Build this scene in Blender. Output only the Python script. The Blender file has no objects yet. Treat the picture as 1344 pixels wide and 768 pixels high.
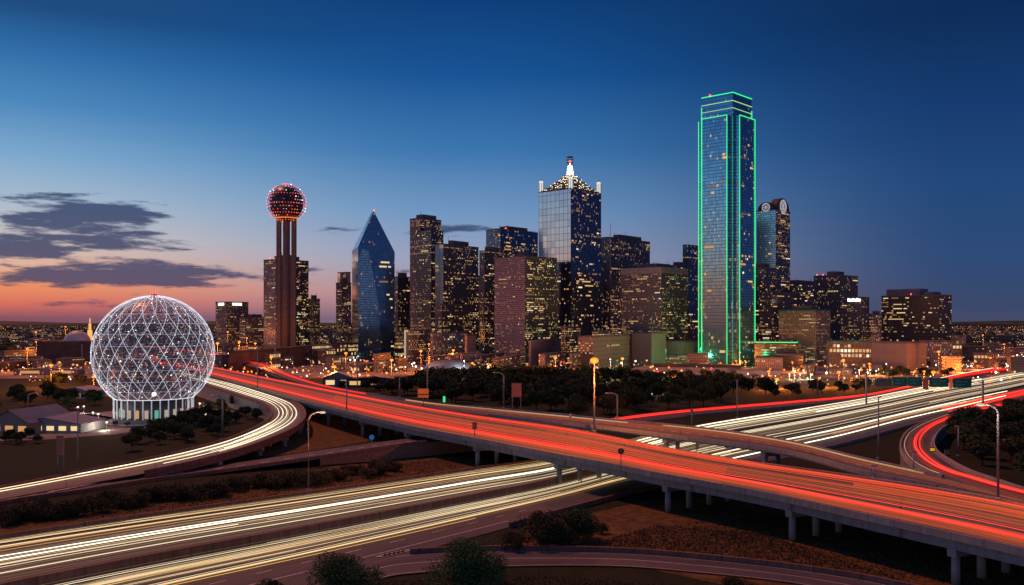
import bpy, math, random
from mathutils import Vector, Matrix, noise as mnoise
R = math.radians
rnd = random.Random(7)
sc = bpy.context.scene
COL = sc.collection
# ------------------------------------------------------------------ camera
HAZE = False
H, F, CX, HY = 50.0, 1195.0, 672.0, 422.0
cd = bpy.data.cameras.new('camera'); cam = bpy.data.objects.new('camera', cd); COL.objects.link(cam)
cam.location = (0, 0, H); cam.rotation_euler = (R(90), 0, 0)
cd.sensor_width = 36; cd.lens = 36 * F / 1344; cd.shift_y = (HY - 384) / 1344
cd.clip_start = 1; cd.clip_end = 60000
sc.camera = cam
# ------------------------------------------------------------------ view, sampling
sc.view_settings.view_transform = 'Standard'; sc.view_settings.look = 'None'
sc.view_settings.exposure = 0; sc.view_settings.gamma = 1
sc.render.engine = 'CYCLES'
cy = sc.cycles
cy.use_denoising = True; cy.use_light_tree = True
cy.max_bounces = 5; cy.diffuse_bounces = 2; cy.glossy_bounces = 3; cy.transmission_bounces = 3; cy.transparent_max_bounces = 6
cy.sample_clamp_indirect = 3; cy.sample_clamp_direct = 0; cy.caustics_reflective = False; cy.caustics_refractive = False
cy.use_adaptive_sampling = False
# ------------------------------------------------------------------ node helpers
def lin(h):
    h = h.lstrip('#'); o = []
    for i in (0, 2, 4):
        c = int(h[i:i+2], 16) / 255
        o.append(c / 12.92 if c <= .04045 else ((c + .055) / 1.055) ** 2.4)
    return (*o, 1)
class NT:
    def __init__(s, nt): s.nt = nt; s.n = nt.nodes; s.l = nt.links
    def put(s, sock, v):
        if hasattr(v, 'is_linked') or hasattr(v, 'links'): s.l.new(v, sock)
        else: sock.default_value = v
    def node(s, t, **kw):
        n = s.n.new(t)
        for k, v in kw.items(): setattr(n, k, v)
        return n
    def m(s, op, a, b=0.0, c=None, clamp=False):
        n = s.n.new('ShaderNodeMath'); n.operation = op; n.use_clamp = clamp
        s.put(n.inputs[0], a); s.put(n.inputs[1], b)
        if c is not None: s.put(n.inputs[2], c)
        return n.outputs[0]
    def ss(s, v, a, b):
        n = s.n.new('ShaderNodeMapRange'); n.interpolation_type = 'SMOOTHSTEP'
        s.put(n.inputs['Value'], v); n.inputs['From Min'].default_value = a; n.inputs['From Max'].default_value = b
        return n.outputs['Result']
    def mix(s, f, a, b, blend='MIX'):
        n = s.n.new('ShaderNodeMix'); n.data_type = 'RGBA'; n.blend_type = blend
        s.put(n.inputs[0], f); s.put(n.inputs[6], a); s.put(n.inputs[7], b)
        return n.outputs[2]
    def ramp(s, f, stops, interp='LINEAR'):
        n = s.n.new('ShaderNodeValToRGB'); n.color_ramp.interpolation = interp
        e = n.color_ramp.elements
        while len(e) > 1: e.remove(e[0])
        e[0].position = stops[0][0]; e[0].color = stops[0][1]
        for p, c in stops[1:]:
            x = e.new(p); x.color = c
        s.put(n.inputs[0], f); return n.outputs[0]
    def noise(s, vec, scale, detail=4, rough=.55, dim='3D'):
        n = s.n.new('ShaderNodeTexNoise'); n.noise_dimensions = dim
        s.put(n.inputs['Vector'], vec); n.inputs['Scale'].default_value = scale
        n.inputs['Detail'].default_value = detail; n.inputs['Roughness'].default_value = rough
        return n.outputs['Fac']
    def comb(s, x, y, z=0.0):
        n = s.n.new('ShaderNodeCombineXYZ'); s.put(n.inputs[0], x); s.put(n.inputs[1], y); s.put(n.inputs[2], z)
        return n.outputs[0]
# ------------------------------------------------------------------ world: dusk sky
SUN_AZ = -52   # degrees from the view direction, the afterglow
w = bpy.data.worlds.new('World'); sc.world = w; w.use_nodes = True
w.node_tree.nodes.clear(); t = NT(w.node_tree)
tc = t.node('ShaderNodeTexCoord'); sp = t.node('ShaderNodeSeparateXYZ'); t.l.new(tc.outputs['Generated'], sp.inputs[0])
X, Yd, Z = sp.outputs
az = t.m('MULTIPLY', t.m('ARCTAN2', X, Yd), 180 / math.pi)
te = t.m('DIVIDE', Z, t.m('SQRT', t.m('ADD', t.m('MULTIPLY', X, X), t.m('MULTIPLY', Yd, Yd))))
pf = t.m('DIVIDE', t.m('ADD', te, .05), .65, clamp=True)
def col_ramp(ca, rows, extra):
    st = [(0.0, lin(rows[-1][1]))]
    for y, c in reversed(rows): st.append((((HY - y) / F * ca + .05) / .65, lin(c)))
    st.append((1.0, lin(extra)))
    return t.ramp(pf, st)
c_left = col_ramp(.87, [(0, '#154a80'), (60, '#2b6ca9'), (130, '#4a88be'), (200, '#7ca9cf'), (260, '#a9bccf'), (310, '#cbc2c2'), (345, '#e3b49c'), (374, '#f09262'), (397, '#dc7260'), (418, '#865263')], '#26467c')
c_mid = col_ramp(1., [(0, '#033d7a'), (100, '#0f5396'), (200, '#3a76b0'), (280, '#6f97c2'), (340, '#98a2be'), (385, '#ab939f'), (418, '#7a6c80')], '#164078')
c_right = col_ramp(.87, [(0, '#062a58'), (120, '#0f3970'), (240, '#1e477c'), (340, '#2d4b78'), (400, '#3c4a6c'), (418, '#454c69')], '#16325e')
c_back = col_ramp(1., [(0, '#1d416f'), (150, '#335a8a'), (300, '#6a78a0'), (380, '#94839f'), (418, '#7f6f88')], '#2c487a')
sky = t.mix(t.ss(az, -31, -3), c_left, c_mid)
sky = t.mix(t.ss(az, -4, 27), sky, c_right)
sky = t.mix(t.ss(t.m('ABSOLUTE', t.m('ADD', az, 25)), 110, 160), sky, c_back)
# thin evening clouds, placed by direction
cv = t.comb(t.m('MULTIPLY', az, .17), t.m('MULTIPLY', te, 62.0), 5.3)
n1 = t.noise(cv, 1.0, 8, .62); n2 = t.noise(t.comb(t.m('MULTIPLY', az, .35), t.m('MULTIPLY', te, 130.0), 8.0), 1.0, 5, .6)
cn = t.m('ADD', t.m('MULTIPLY', n1, 1.5), t.m('MULTIPLY', n2, .55)); cn = t.m('SUBTRACT', cn, .53)
mask = None
for (px, py, hw, hh, amp) in [(112, 286, 112, 27, 1.3), (140, 318, 95, 8, .8), (30, 327, 80, 13, .85), (190, 360, 215, 17, 1.05), (70, 366, 110, 12, .8), (20, 388, 70, 6, .7), (436, 300, 60, 7, .85), (615, 302, 75, 6, .75),
                              (0, 273, 45, 6, .6), (330, 390, 110, 6, .6), (420, 355, 90, 5, .55), (80, 400, 150, 7, .6)]:
    a0 = math.degrees(math.atan((px - CX) / F)); ca = math.cos(R(a0)); e0 = (HY - py) / F * ca
    wa = math.degrees(hw / F * ca * ca); we = hh / F
    dx = t.m('DIVIDE', t.m('SUBTRACT', az, a0), wa); dy = t.m('DIVIDE', t.m('SUBTRACT', te, e0), we)
    d = t.m('SQRT', t.m('ADD', t.m('MULTIPLY', dx, dx), t.m('MULTIPLY', dy, dy)))
    v = t.m('MULTIPLY', t.m('SUBTRACT', 1.5, d), amp * .34)
    v = t.m('MAXIMUM', v, 0.0)
    mask = v if mask is None else t.m('MAXIMUM', mask, v)
cl = t.ss(t.m('ADD', cn, mask), .66, .88)
ccol = t.ramp(pf, [(0., lin('#54445f')), (.11, lin('#5d4d68')), (.15, lin('#474a6c')), (.2, lin('#3d476d')), (.26, lin('#33456f')), (.5, lin('#34507e')), (1., lin('#2c4f80'))])
sky = t.mix(t.m('MULTIPLY', cl, t.m('MULTIPLY', t.m('GREATER_THAN', mask, .001), .93)), sky, ccol)
nis = t.node('ShaderNodeTexSky', sky_type='NISHITA'); nis.sun_disc = False
nis.sun_elevation = R(-3); nis.sun_rotation = R(SUN_AZ)
nis.altitude = 50; nis.dust_density = 2
bg0 = t.node('ShaderNodeBackground'); t.l.new(nis.outputs[0], bg0.inputs[0]); bg0.inputs[1].default_value = .05
bg = t.node('ShaderNodeBackground'); t.l.new(sky, bg.inputs[0]); bg.inputs[1].default_value = .97
ad = t.node('ShaderNodeAddShader'); t.l.new(bg0.outputs[0], ad.inputs[0]); t.l.new(bg.outputs[0], ad.inputs[1])
wo = t.node('ShaderNodeOutputWorld'); t.l.new(ad.outputs[0], wo.inputs[0])
# one weak, warm directional light: the low orange light the junction is bathed in
sl = bpy.data.lights.new('sun', 'SUN'); sl.energy = 2.0; sl.color = (1, .28, .08); sl.angle = R(2.0)
so = bpy.data.objects.new('sun', sl); COL.objects.link(so)
so.rotation_euler = Vector((.42, -.50, -.75)).to_track_quat('-Z', 'Y').to_euler()

# ------------------------------------------------------------------ materials
MATS = {}
def new_mat(name):
    m = bpy.data.materials.new(name); m.use_nodes = True; m.node_tree.nodes.clear()
    t = NT(m.node_tree); b = t.node('ShaderNodeBsdfPrincipled'); o = t.node('ShaderNodeOutputMaterial')
    t.l.new(b.outputs[0], o.inputs[0]); MATS[name] = m
    return m, t, b
def rough_mat(name, c, c2, scale=.3, rough=.85, detail=6, spec=.3, bump=0., metal=0., coord='Object', stretch=None):
    m, t, b = new_mat(name)
    tc = t.node('ShaderNodeTexCoord'); v = tc.outputs[coord]
    if stretch:
        mp = t.node('ShaderNodeMapping'); t.l.new(v, mp.inputs[0]); mp.inputs['Scale'].default_value = stretch; v = mp.outputs[0]
    n = t.noise(v, scale, detail, .62)
    t.l.new(t.mix(t.ss(n, .3, .7), c, c2), b.inputs['Base Color'])
    b.inputs['Roughness'].default_value = rough; b.inputs['Metallic'].default_value = metal
    b.inputs['Specular IOR Level'].default_value = spec
    if bump:
        bp = t.node('ShaderNodeBump'); bp.inputs['Strength'].default_value = bump; bp.inputs['Distance'].default_value = .1
        t.l.new(t.noise(v, scale * 6, 4), bp.inputs['Height']); t.l.new(bp.outputs[0], b.inputs['Normal'])
    return m
def C(r, g, b): return (r, g, b, 1)
def emit_mat(name, col, st, sample='NONE', base=(.02, .02, .02, 1)):
    m, t, b = new_mat(name)
    b.inputs['Base Color'].default_value = base; b.inputs['Emission Color'].default_value = (*col[:3], 1)
    b.inputs['Emission Strength'].default_value = st; b.inputs['Roughness'].default_value = .6
    m.cycles.emission_sampling = sample
    return m
concrete = rough_mat('concrete', C(.26, .25, .25), C(.36, .34, .33), .25, .88, bump=.1)
concrete_dark = rough_mat('concrete_dark', C(.12, .115, .12), C(.2, .19, .19), .2, .9)
rust_conc = rough_mat('stained_concrete', C(.22, .10, .075), C(.34, .17, .13), .35, .9, bump=.15)
brick_conc = rough_mat('block_wall', C(.24, .12, .08), C(.42, .22, .15), 1.3, .92, bump=.3)
tan_wall = rough_mat('tan_wall', C(.30, .22, .19), C(.38, .29, .26), .06, .9)
pale_wall = rough_mat('pale_wall', C(.42, .38, .38), C(.5, .46, .45), .05, .9)
brown_wall = rough_mat('brown_wall', C(.10, .06, .05), C(.17, .10, .08), .08, .9)
dark_wall = rough_mat('dark_wall', C(.04, .035, .04), C(.08, .065, .065), .08, .9)
roof_blue = rough_mat('blue_roof', C(.10, .13, .19), C(.16, .20, .28), .2, .6)
roof_grey = rough_mat('grey_roof', C(.10, .10, .11), C(.17, .17, .18), .1, .9)
metal_pole = rough_mat('galvanised_metal', C(.30, .29, .29), C(.42, .40, .39), .8, .5, metal=.4)
metal_dark = rough_mat('dark_metal', C(.05, .05, .055), C(.09, .09, .09), .8, .5, metal=.5)
sign_green = rough_mat('sign_green', C(.0, .16, .11), C(.01, .22, .15), .3, .45)
sign_grey = rough_mat('sign_grey', C(.10, .11, .11), C(.18, .18, .17), .4, .7)
sign_brown = rough_mat('sign_brown', C(.45, .17, .11), C(.55, .22, .14), .3, .7)
sign_orange = emit_mat('sign_orange', (1, .16, .03), .28, base=(.6, .15, .05, 1))
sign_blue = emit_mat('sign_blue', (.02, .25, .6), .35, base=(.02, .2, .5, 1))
sign_yellow = emit_mat('sign_yellow', (1, .5, .02), .6, base=(.8, .4, .02, 1))
white_paint = rough_mat('road_paint', C(.45, .43, .43), C(.7, .68, .68), 1.2, .7)
bark = rough_mat('bark', C(.05, .035, .025), C(.10, .07, .05), 1.5, .95)
def asphalt_mat(name, c, c2, rough=.72, joint=0):
    m, t, b = new_mat(name)
    uv = t.node('ShaderNodeUVMap'); mp = t.node('ShaderNodeMapping'); t.l.new(uv.outputs[0], mp.inputs[0]); mp.inputs['Scale'].default_value = (.006, .55, 1)
    n = t.noise(mp.outputs[0], 1., 6, .65)
    mp2 = t.node('ShaderNodeMapping'); t.l.new(uv.outputs[0], mp2.inputs[0]); mp2.inputs['Scale'].default_value = (.12, .3, 1)
    n2 = t.noise(mp2.outputs[0], 1., 6, .7)
    k = t.m('ADD', t.m('MULTIPLY', n, .65), t.m('MULTIPLY', n2, .35))
    col = t.mix(t.ss(k, .36, .64), c, c2); sx_ = t.node('ShaderNodeSeparateXYZ'); t.l.new(uv.outputs[0], sx_.inputs[0])
    wn = t.node('ShaderNodeTexWhiteNoise', noise_dimensions='2D'); t.l.new(t.comb(t.m('FLOOR', t.m('DIVIDE', sx_.outputs[0], 14.)), t.m('FLOOR', t.m('DIVIDE', sx_.outputs[1], 3.7))), wn.inputs['Vector'])
    col = t.mix(t.m('MULTIPLY', t.m('GREATER_THAN', wn.outputs['Value'], .86), .35), col, C(c[0] * .5, c[1] * .5, c[2] * .5))
    if joint: col = t.mix(t.m('LESS_THAN', t.m('FRACT', t.m('DIVIDE', sx_.outputs[0], joint)), .016), col, C(.03, .03, .03))
    t.l.new(col, b.inputs['Base Color'])
    t.l.new(t.m('ADD', t.m('MULTIPLY', n2, .25), rough - .12), b.inputs['Roughness'])
    b.inputs['Specular IOR Level'].default_value = .4
    return m
asphalt = asphalt_mat('asphalt', C(.045, .043, .05), C(.095, .09, .098))
deck_conc = asphalt_mat('deck_concrete', C(.10, .08, .075), C(.21, .175, .165), joint=31.)
deck_brown = asphalt_mat('worn_deck', C(.09, .075, .07), C(.17, .14, .13), joint=31.)
def joint_mat(name, c, c2, step=7.):
    m, t, b = new_mat(name); uv = t.node('ShaderNodeUVMap'); s = t.node('ShaderNodeSeparateXYZ'); t.l.new(uv.outputs[0], s.inputs[0])
    tc = t.node('ShaderNodeTexCoord'); mp = t.node('ShaderNodeMapping'); t.l.new(tc.outputs['Object'], mp.inputs[0]); mp.inputs['Scale'].default_value = (1.2, 1.2, .16)
    n = t.noise(mp.outputs[0], 1., 6, .65); n2 = t.noise(tc.outputs['Object'], .12, 5, .6)
    wn = t.node('ShaderNodeTexWhiteNoise', noise_dimensions='1D'); t.l.new(t.m('FLOOR', t.m('DIVIDE', s.outputs[0], step)), wn.inputs['W'])
    col = t.mix(t.ss(n, .3, .7), c, c2); col = t.mix(t.m('MULTIPLY', t.ss(n2, .5, .75), .5), col, C(c[0] * .45, c[1] * .42, c[2] * .4))
    col = t.mix(t.m('MULTIPLY', wn.outputs[0], .22), col, C(c[0] * .6, c[1] * .6, c[2] * .6))
    jn = t.m('LESS_THAN', t.m('FRACT', t.m('DIVIDE', s.outputs[0], step)), .03)
    t.l.new(t.mix(t.m('MULTIPLY', jn, .5), col, C(.02, .02, .02)), b.inputs['Base Color']); b.inputs['Roughness'].default_value = .88; b.inputs['Specular IOR Level'].default_value = .3
    return m
barrier_c = joint_mat('barrier_concrete', C(.26, .25, .25), C(.38, .36, .35)); girder_c = joint_mat('girder_concrete', C(.22, .21, .22), C(.33, .31, .31), 31.)
rust_j = joint_mat('stained_barrier', C(.22, .10, .075), C(.34, .17, .13), 9.)
def ground_mat(nm, g1, g2, g3):
    m, t, b = new_mat(nm)
    tc = t.node('ShaderNodeTexCoord'); v = tc.outputs['Object']
    a = t.noise(v, .02, 8, .6); c = t.noise(v, .35, 8, .7); d = t.noise(v, 2.5, 4, .7)
    col = t.mix(t.ss(a, .35, .65), C(g1[0], g1[1], g1[2]), C(g2[0], g2[1], g2[2]))
    col = t.mix(t.ss(c, .35, .7), col, C(g3[0], g3[1], g3[2]))
    col = t.mix(t.m('MULTIPLY', t.ss(d, .4, .7), .6), col, C(.02, .02, .012))
    t.l.new(col, b.inputs['Base Color']); b.inputs['Roughness'].default_value = .95; b.inputs['Specular IOR Level'].default_value = .1
    bp = t.node('ShaderNodeBump'); bp.inputs['Strength'].default_value = .6; bp.inputs['Distance'].default_value = .4
    t.l.new(c, bp.inputs['Height']); t.l.new(bp.outputs[0], b.inputs['Normal'])
    return m
ground_m = ground_mat('ground_earth', (.013, .024, .010), (.022, .032, .013), (.034, .034, .018)); glow_tint_m = ground_mat('glow_tinted_grass', (.10, .055, .025), (.06, .05, .025), (.22, .12, .05))  # second one: brown grass with the junction's orange light put into its colour
city_ground = rough_mat('city_paving', C(.12, .10, .09), C(.34, .29, .25), .02, .85, detail=8)
plaza_m = rough_mat('plaza_paving', C(.14, .13, .14), C(.22, .20, .21), .1, .8)
def leaf_mat(name, c1, c2):
    m, t, b = new_mat(name)
    g = t.node('ShaderNodeNewGeometry'); tc = t.node('ShaderNodeTexCoord'); oi = t.node('ShaderNodeObjectInfo')
    n = t.noise(tc.outputs['Object'], .5, 3)
    f = t.m('ADD', t.m('MULTIPLY', g.outputs['Random Per Island'], .5), t.m('MULTIPLY', n, .5))
    f = t.m('ADD', f, t.m('MULTIPLY', t.m('SUBTRACT', oi.outputs['Random'], .5), .3))
    t.l.new(t.mix(t.ss(f, .2, .8), c1, c2), b.inputs['Base Color'])
    b.inputs['Roughness'].default_value = .8; b.inputs['Specular IOR Level'].default_value = .2
    return m
leaf_a = leaf_mat('leaf_dark', C(.030, .042, .018), C(.075, .105, .040))
leaf_b = leaf_mat('leaf_olive', C(.05, .045, .02), C(.12, .10, .045))
leaf_c = leaf_mat('leaf_green', C(.045, .075, .028), C(.10, .17, .06))
# lights the picture shows
win = [emit_mat('lit_window_warm', (1, .60, .25), .75), emit_mat('lit_window_amber', (1, .48, .17), .6),
       emit_mat('lit_window_yellow', (1, .70, .32), .95), emit_mat('lit_window_dim', (.9, .5, .22), .28), emit_mat('lit_window_white', (1, .84, .6), 1.2)]
cool_white = emit_mat('cool_white_light', (.80, .9, 1), 2.2)
warm_white = emit_mat('warm_white_light', (1, .86, .6), 3.0)
sodium = emit_mat('sodium_light', (1, .20, .02), 2.4)
sodium_small = emit_mat('sodium_small', (1, .19, .02), 1.9)
amber_small = emit_mat('amber_small', (1, .42, .11), 1.7)
white_small = emit_mat('white_small', (1, .93, .82), 3.5)
red_small = emit_mat('red_small', (1, .05, .04), 2.4)
pink_small = emit_mat('pink_small', (1, .13, .18), 1.5)
lilac_small = emit_mat('lilac_small', (.8, .5, .85), 1.2)
green_small = emit_mat('green_small', (.15, .9, .45), 2.0)
magenta_small = emit_mat('magenta_small', (.9, .1, .7), 1.8)
neon_green = emit_mat('neon_green', (.03, .85, .22), 1.5, 'AUTO')
neon_soft = emit_mat('neon_soft_green', (.55, .95, .3), 1.0)
beacon_red = emit_mat('beacon_red', (1, .05, .04), 5.0)
lattice_m = emit_mat('lattice_light', (.80, .87, 1), .95, 'AUTO', base=(.5, .5, .55, 1))
lattice_ring = emit_mat('lattice_ring_light', (.62, .68, .9), .38, base=(.5, .5, .55, 1))
inner_m = emit_mat('inner_mesh_glow', (.5, .5, .62), .10, base=(.3, .3, .34, 1))
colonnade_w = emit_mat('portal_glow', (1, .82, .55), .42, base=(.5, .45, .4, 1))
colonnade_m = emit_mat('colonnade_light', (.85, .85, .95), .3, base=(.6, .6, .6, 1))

def facade(name, glass, frame, bw=3.0, fh=4.0, mull=.12, span=.30, metal=.85, rough=.12, glow=.12, gs=.25, gcol=(1, .55, .22, 1), frame_rough=.7, vary=.5):
    """window grid in metres of the wall: panes, mullions, spandrels; a share of panes glows dimly from inside"""
    m, t, b = new_mat(name)
    uv = t.node('ShaderNodeUVMap'); s = t.node('ShaderNodeSeparateXYZ'); t.l.new(uv.outputs[0], s.inputs[0])
    u = t.m('DIVIDE', s.outputs[0], bw); v = t.m('DIVIDE', s.outputs[1], fh)
    fu = t.m('FRACT', u); fv = t.m('FRACT', v)
    pane = t.m('MULTIPLY', t.m('MULTIPLY', t.m('GREATER_THAN', fu, mull), t.m('LESS_THAN', fu, 1 - mull * .5)), t.m('GREATER_THAN', fv, span))
    wn = t.node('ShaderNodeTexWhiteNoise', noise_dimensions='2D')
    t.l.new(t.comb(t.m('FLOOR', u), t.m('FLOOR', v)), wn.inputs['Vector']); r = wn.outputs['Value']
    gl = t.mix(t.m('MULTIPLY', r, vary), glass, C(glass[0] * .35, glass[1] * .35, glass[2] * .35))
    t.l.new(t.mix(pane, frame, gl), b.inputs['Base Color'])
    t.l.new(t.m('MULTIPLY', pane, metal), b.inputs['Metallic'])
    rr = t.m('ADD', rough, t.m('MULTIPLY', r, .08))
    t.l.new(t.m('ADD', t.m('MULTIPLY', pane, t.m('SUBTRACT', rr, frame_rough)), frame_rough), b.inputs['Roughness'])
    wn2 = t.node('ShaderNodeTexWhiteNoise', noise_dimensions='3D')
    t.l.new(t.comb(t.m('FLOOR', u), t.m('FLOOR', v), 5.5), wn2.inputs['Vector'])
    rown = t.node('ShaderNodeTexWhiteNoise', noise_dimensions='1D'); t.l.new(t.m('FLOOR', v), rown.inputs['W'])
    patch = t.ss(t.noise(t.comb(t.m('MULTIPLY', s.outputs[0], .035), t.m('MULTIPLY', s.outputs[1], .06), 1.7), 1., 3), .38, .62)
    thr = t.m('MULTIPLY', t.m('MULTIPLY', t.m('ADD', t.m('POWER', rown.outputs[0], 2.5), .12), t.m('ADD', t.m('MULTIPLY', patch, 2.2), .15)), glow * 1.25)
    on = t.m('MULTIPLY', t.m('LESS_THAN', wn2.outputs['Value'], thr), pane)
    b.inputs['Emission Color'].default_value = gcol
    t.l.new(t.m('MULTIPLY', t.m('MULTIPLY', on, t.m('ADD', r, .3)), gs), b.inputs['Emission Strength'])
    m.cycles.emission_sampling = 'NONE'
    return m

# ------------------------------------------------------------------ mesh + tagging helpers
class MB:
    def __init__(s): s.v = []; s.f = []; s.mi = []; s.uv = []; s.sm = []
    def face(s, pts, mi=0, uv=None, smooth=False):
        b = len(s.v); s.v.extend([tuple(p) for p in pts]); s.f.append(tuple(range(b, b + len(pts)))); s.mi.append(mi)
        s.uv.append(uv if uv else [(0, 0)] * len(pts)); s.sm.append(smooth)
    def box(s, x0, x1, y0, y1, z0, z1, mi=0, M=None, uvs=True):
        c = [Vector(p) for p in ((x0, y0, z0), (x1, y0, z0), (x1, y1, z0), (x0, y1, z0), (x0, y0, z1), (x1, y0, z1), (x1, y1, z1), (x0, y1, z1))]
        if M: c = [M @ p for p in c]
        for q, wd in (((0, 1, 5, 4), x1 - x0), ((1, 2, 6, 5), y1 - y0), ((2, 3, 7, 6), x1 - x0), ((3, 0, 4, 7), y1 - y0)):
            s.face([c[i] for i in q], mi, [(0, 0), (wd, 0), (wd, z1 - z0), (0, z1 - z0)])
        s.face([c[i] for i in (4, 5, 6, 7)], mi); s.face([c[i] for i in (3, 2, 1, 0)], mi)
    def prism(s, poly, z0, z1, mi=0, top=None):
        """poly: ccw list of (x,y); uv in metres along each wall"""
        n = len(poly)
        for i in range(n):
            a, b = poly[i], poly[(i + 1) % n]; L = math.hypot(b[0] - a[0], b[1] - a[1])
            s.face([(*a, z0), (*b, z0), (*b, z1), (*a, z1)], mi, [(0, 0), (L, 0), (L, z1 - z0), (0, z1 - z0)])
        s.face([(*p, z1) for p in poly], mi if top is None else top)
        s.face([(*p, z0) for p in reversed(poly)], mi if top is None else top)
    def tube(s, pts, r, n=6, mi=0, r1=None, caps=True, smooth=True):
        pts = [Vector(p) for p in pts]; m = len(pts)
        if r1 is None: r1 = r
        up = Vector((0, 0, 1)); rings = []
        for i, p in enumerate(pts):
            d = (pts[min(i + 1, m - 1)] - pts[max(i - 1, 0)]).normalized()
            a = d.cross(up)
            if a.length < 1e-3: a = d.cross(Vector((1, 0, 0)))
            a.normalize(); b = a.cross(d).normalized()
            rr = r + (r1 - r) * i / max(1, m - 1)
            rings.append([p + a * math.cos(2 * math.pi * k / n) * rr + b * math.sin(2 * math.pi * k / n) * rr for k in range(n)])
        base = len(s.v)
        for rg in rings: s.v.extend([tuple(q) for q in rg])
        for i in range(m - 1):
            for k in range(n):
                k2 = (k + 1) % n
                s.f.append((base + i * n + k, base + i * n + k2, base + (i + 1) * n + k2, base + (i + 1) * n + k)); s.mi.append(mi); s.uv.append([(0, 0)] * 4); s.sm.append(smooth)
        if caps:
            s.f.append(tuple(base + k for k in reversed(range(n)))); s.mi.append(mi); s.uv.append([(0, 0)] * n); s.sm.append(False)
            s.f.append(tuple(base + (m - 1) * n + k for k in range(n))); s.mi.append(mi); s.uv.append([(0, 0)] * n); s.sm.append(False)
    def ball(s, c, r, mi=0, seg=10, rings=6, sz=1.0, p0=0., p1=math.pi):
        c = Vector(c); g = []
        for i in range(rings + 1):
            p = p0 + (p1 - p0) * i / rings
            g.append([c + Vector((math.sin(p) * math.cos(2 * math.pi * k / seg) * r, math.sin(p) * math.sin(2 * math.pi * k / seg) * r, math.cos(p) * r * sz)) for k in range(seg)])
        base = len(s.v)
        for q in g: s.v.extend([tuple(x) for x in q])
        for i in range(rings):
            for k in range(seg):
                k2 = (k + 1) % seg
                s.f.append((base + i * seg + k, base + (i + 1) * seg + k, base + (i + 1) * seg + k2, base + i * seg + k2)); s.mi.append(mi); s.uv.append([(0, 0)] * 4); s.sm.append(True)
    def octa(s, c, r, mi=0):
        x, y, z = c; b = len(s.v)
        s.v.extend([(x + r, y, z), (x, y + r, z), (x - r, y, z), (x, y - r, z), (x, y, z + r), (x, y, z - r)])
        for q in ((0, 1, 4), (1, 2, 4), (2, 3, 4), (3, 0, 4), (1, 0, 5), (2, 1, 5), (3, 2, 5), (0, 3, 5)):
            s.f.append(tuple(b + i for i in q)); s.mi.append(mi); s.uv.append([(0, 0)] * 3); s.sm.append(False)
    def mesh(s, name, mats):
        me = bpy.data.meshes.new(name); me.from_pydata(s.v, [], s.f)
        if not isinstance(mats, (list, tuple)): mats = [mats]
        for m in mats: me.materials.append(m)
        me.polygons.foreach_set('material_index', s.mi); me.polygons.foreach_set('use_smooth', s.sm)
        ul = me.uv_layers.new(name='UVMap'); fl = []
        for q in s.uv:
            for a in q: fl.extend(a)
        ul.data.foreach_set('uv', fl); me.update(); return me
    def build(s, name, mats, parent=None, loc=None):
        o = bpy.data.objects.new(name, s.mesh(name, mats)); COL.objects.link(o)
        if loc is not None: o.location = loc
        if parent: o.parent = parent
        return o
def tag(o, label=None, cat=None, group=None, kind=None):
    if label: o['label'] = label
    if cat: o['category'] = cat
    if group: o['group'] = group
    if kind: o['kind'] = kind
    return o
def thing(name, label, cat, loc=(0, 0, 0), rz=0, group=None):
    o = bpy.data.objects.new(name, None); COL.objects.link(o); o.location = loc; o.rotation_euler = (0, 0, rz); o.empty_display_size = 1
    return tag(o, label, cat, group)
def copy_tree(o, parent=None):
    c = o.copy(); COL.objects.link(c); c.parent = parent
    for ch in KIDS.get(o.name, ()): copy_tree(ch, c)
    return c
KIDS = {}
def kids(o):
    ks = [x for x in bpy.data.objects if x.parent == o]; KIDS[o.name] = ks
    for k in ks:
        KIDS[k.name] = []
    return ks
def kids_deep(root, objs):
    for o in objs: KIDS.setdefault(o.parent.name if o.parent else '', []).append(o)
def P(px, py, z=0.0):
    y = (H - z) * F / (py - HY); return Vector(((px - CX) / F * y, y, z))
def Q(px, y, z=0.0): return Vector(((px - CX) / F * y, y, z))
def ZT(py, y): return H + (HY - py) / F * y

# ------------------------------------------------------------------ ground
g = MB()
g.face([(-30000, -500, 0), (30000, -500, 0), (30000, 30000, 0), (-30000, 30000, 0)])
tag(g.build('ground', ground_m), kind='structure')
dg = MB(); dg.face([P(*q, .01) for q in ((700, 690), (860, 655), (1040, 655), (1344, 690), (1500, 780), (1100, 800), (800, 735), (640, 730))]); tag(dg.build('glow_tinted_bank', glow_tint_m), kind='structure')  # ground round the flyover, orange glow painted into the base colour
dg = MB(); dg.face([P(*q, .01) for q in ((-40, 676), (140, 664), (300, 640), (440, 612), (560, 600), (630, 600), (640, 620), (424, 652), (200, 684), (-40, 716))]); tag(dg.build('roadside_bank', glow_tint_m), kind='structure')
dg = MB(); dg.face([P(*q, .01) for q in ((400, 545), (520, 560), (480, 580), (380, 596), (330, 600), (385, 575))]); tag(dg.build('grass_verge', glow_tint_m), kind='structure')
cg = MB(); cg.face([(-2500, 800, .02), (2500, 800, .02), (2500, 3200, .02), (-2500, 3200, .02)])
tag(cg.build('city_pavement', city_ground), kind='structure')

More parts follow.
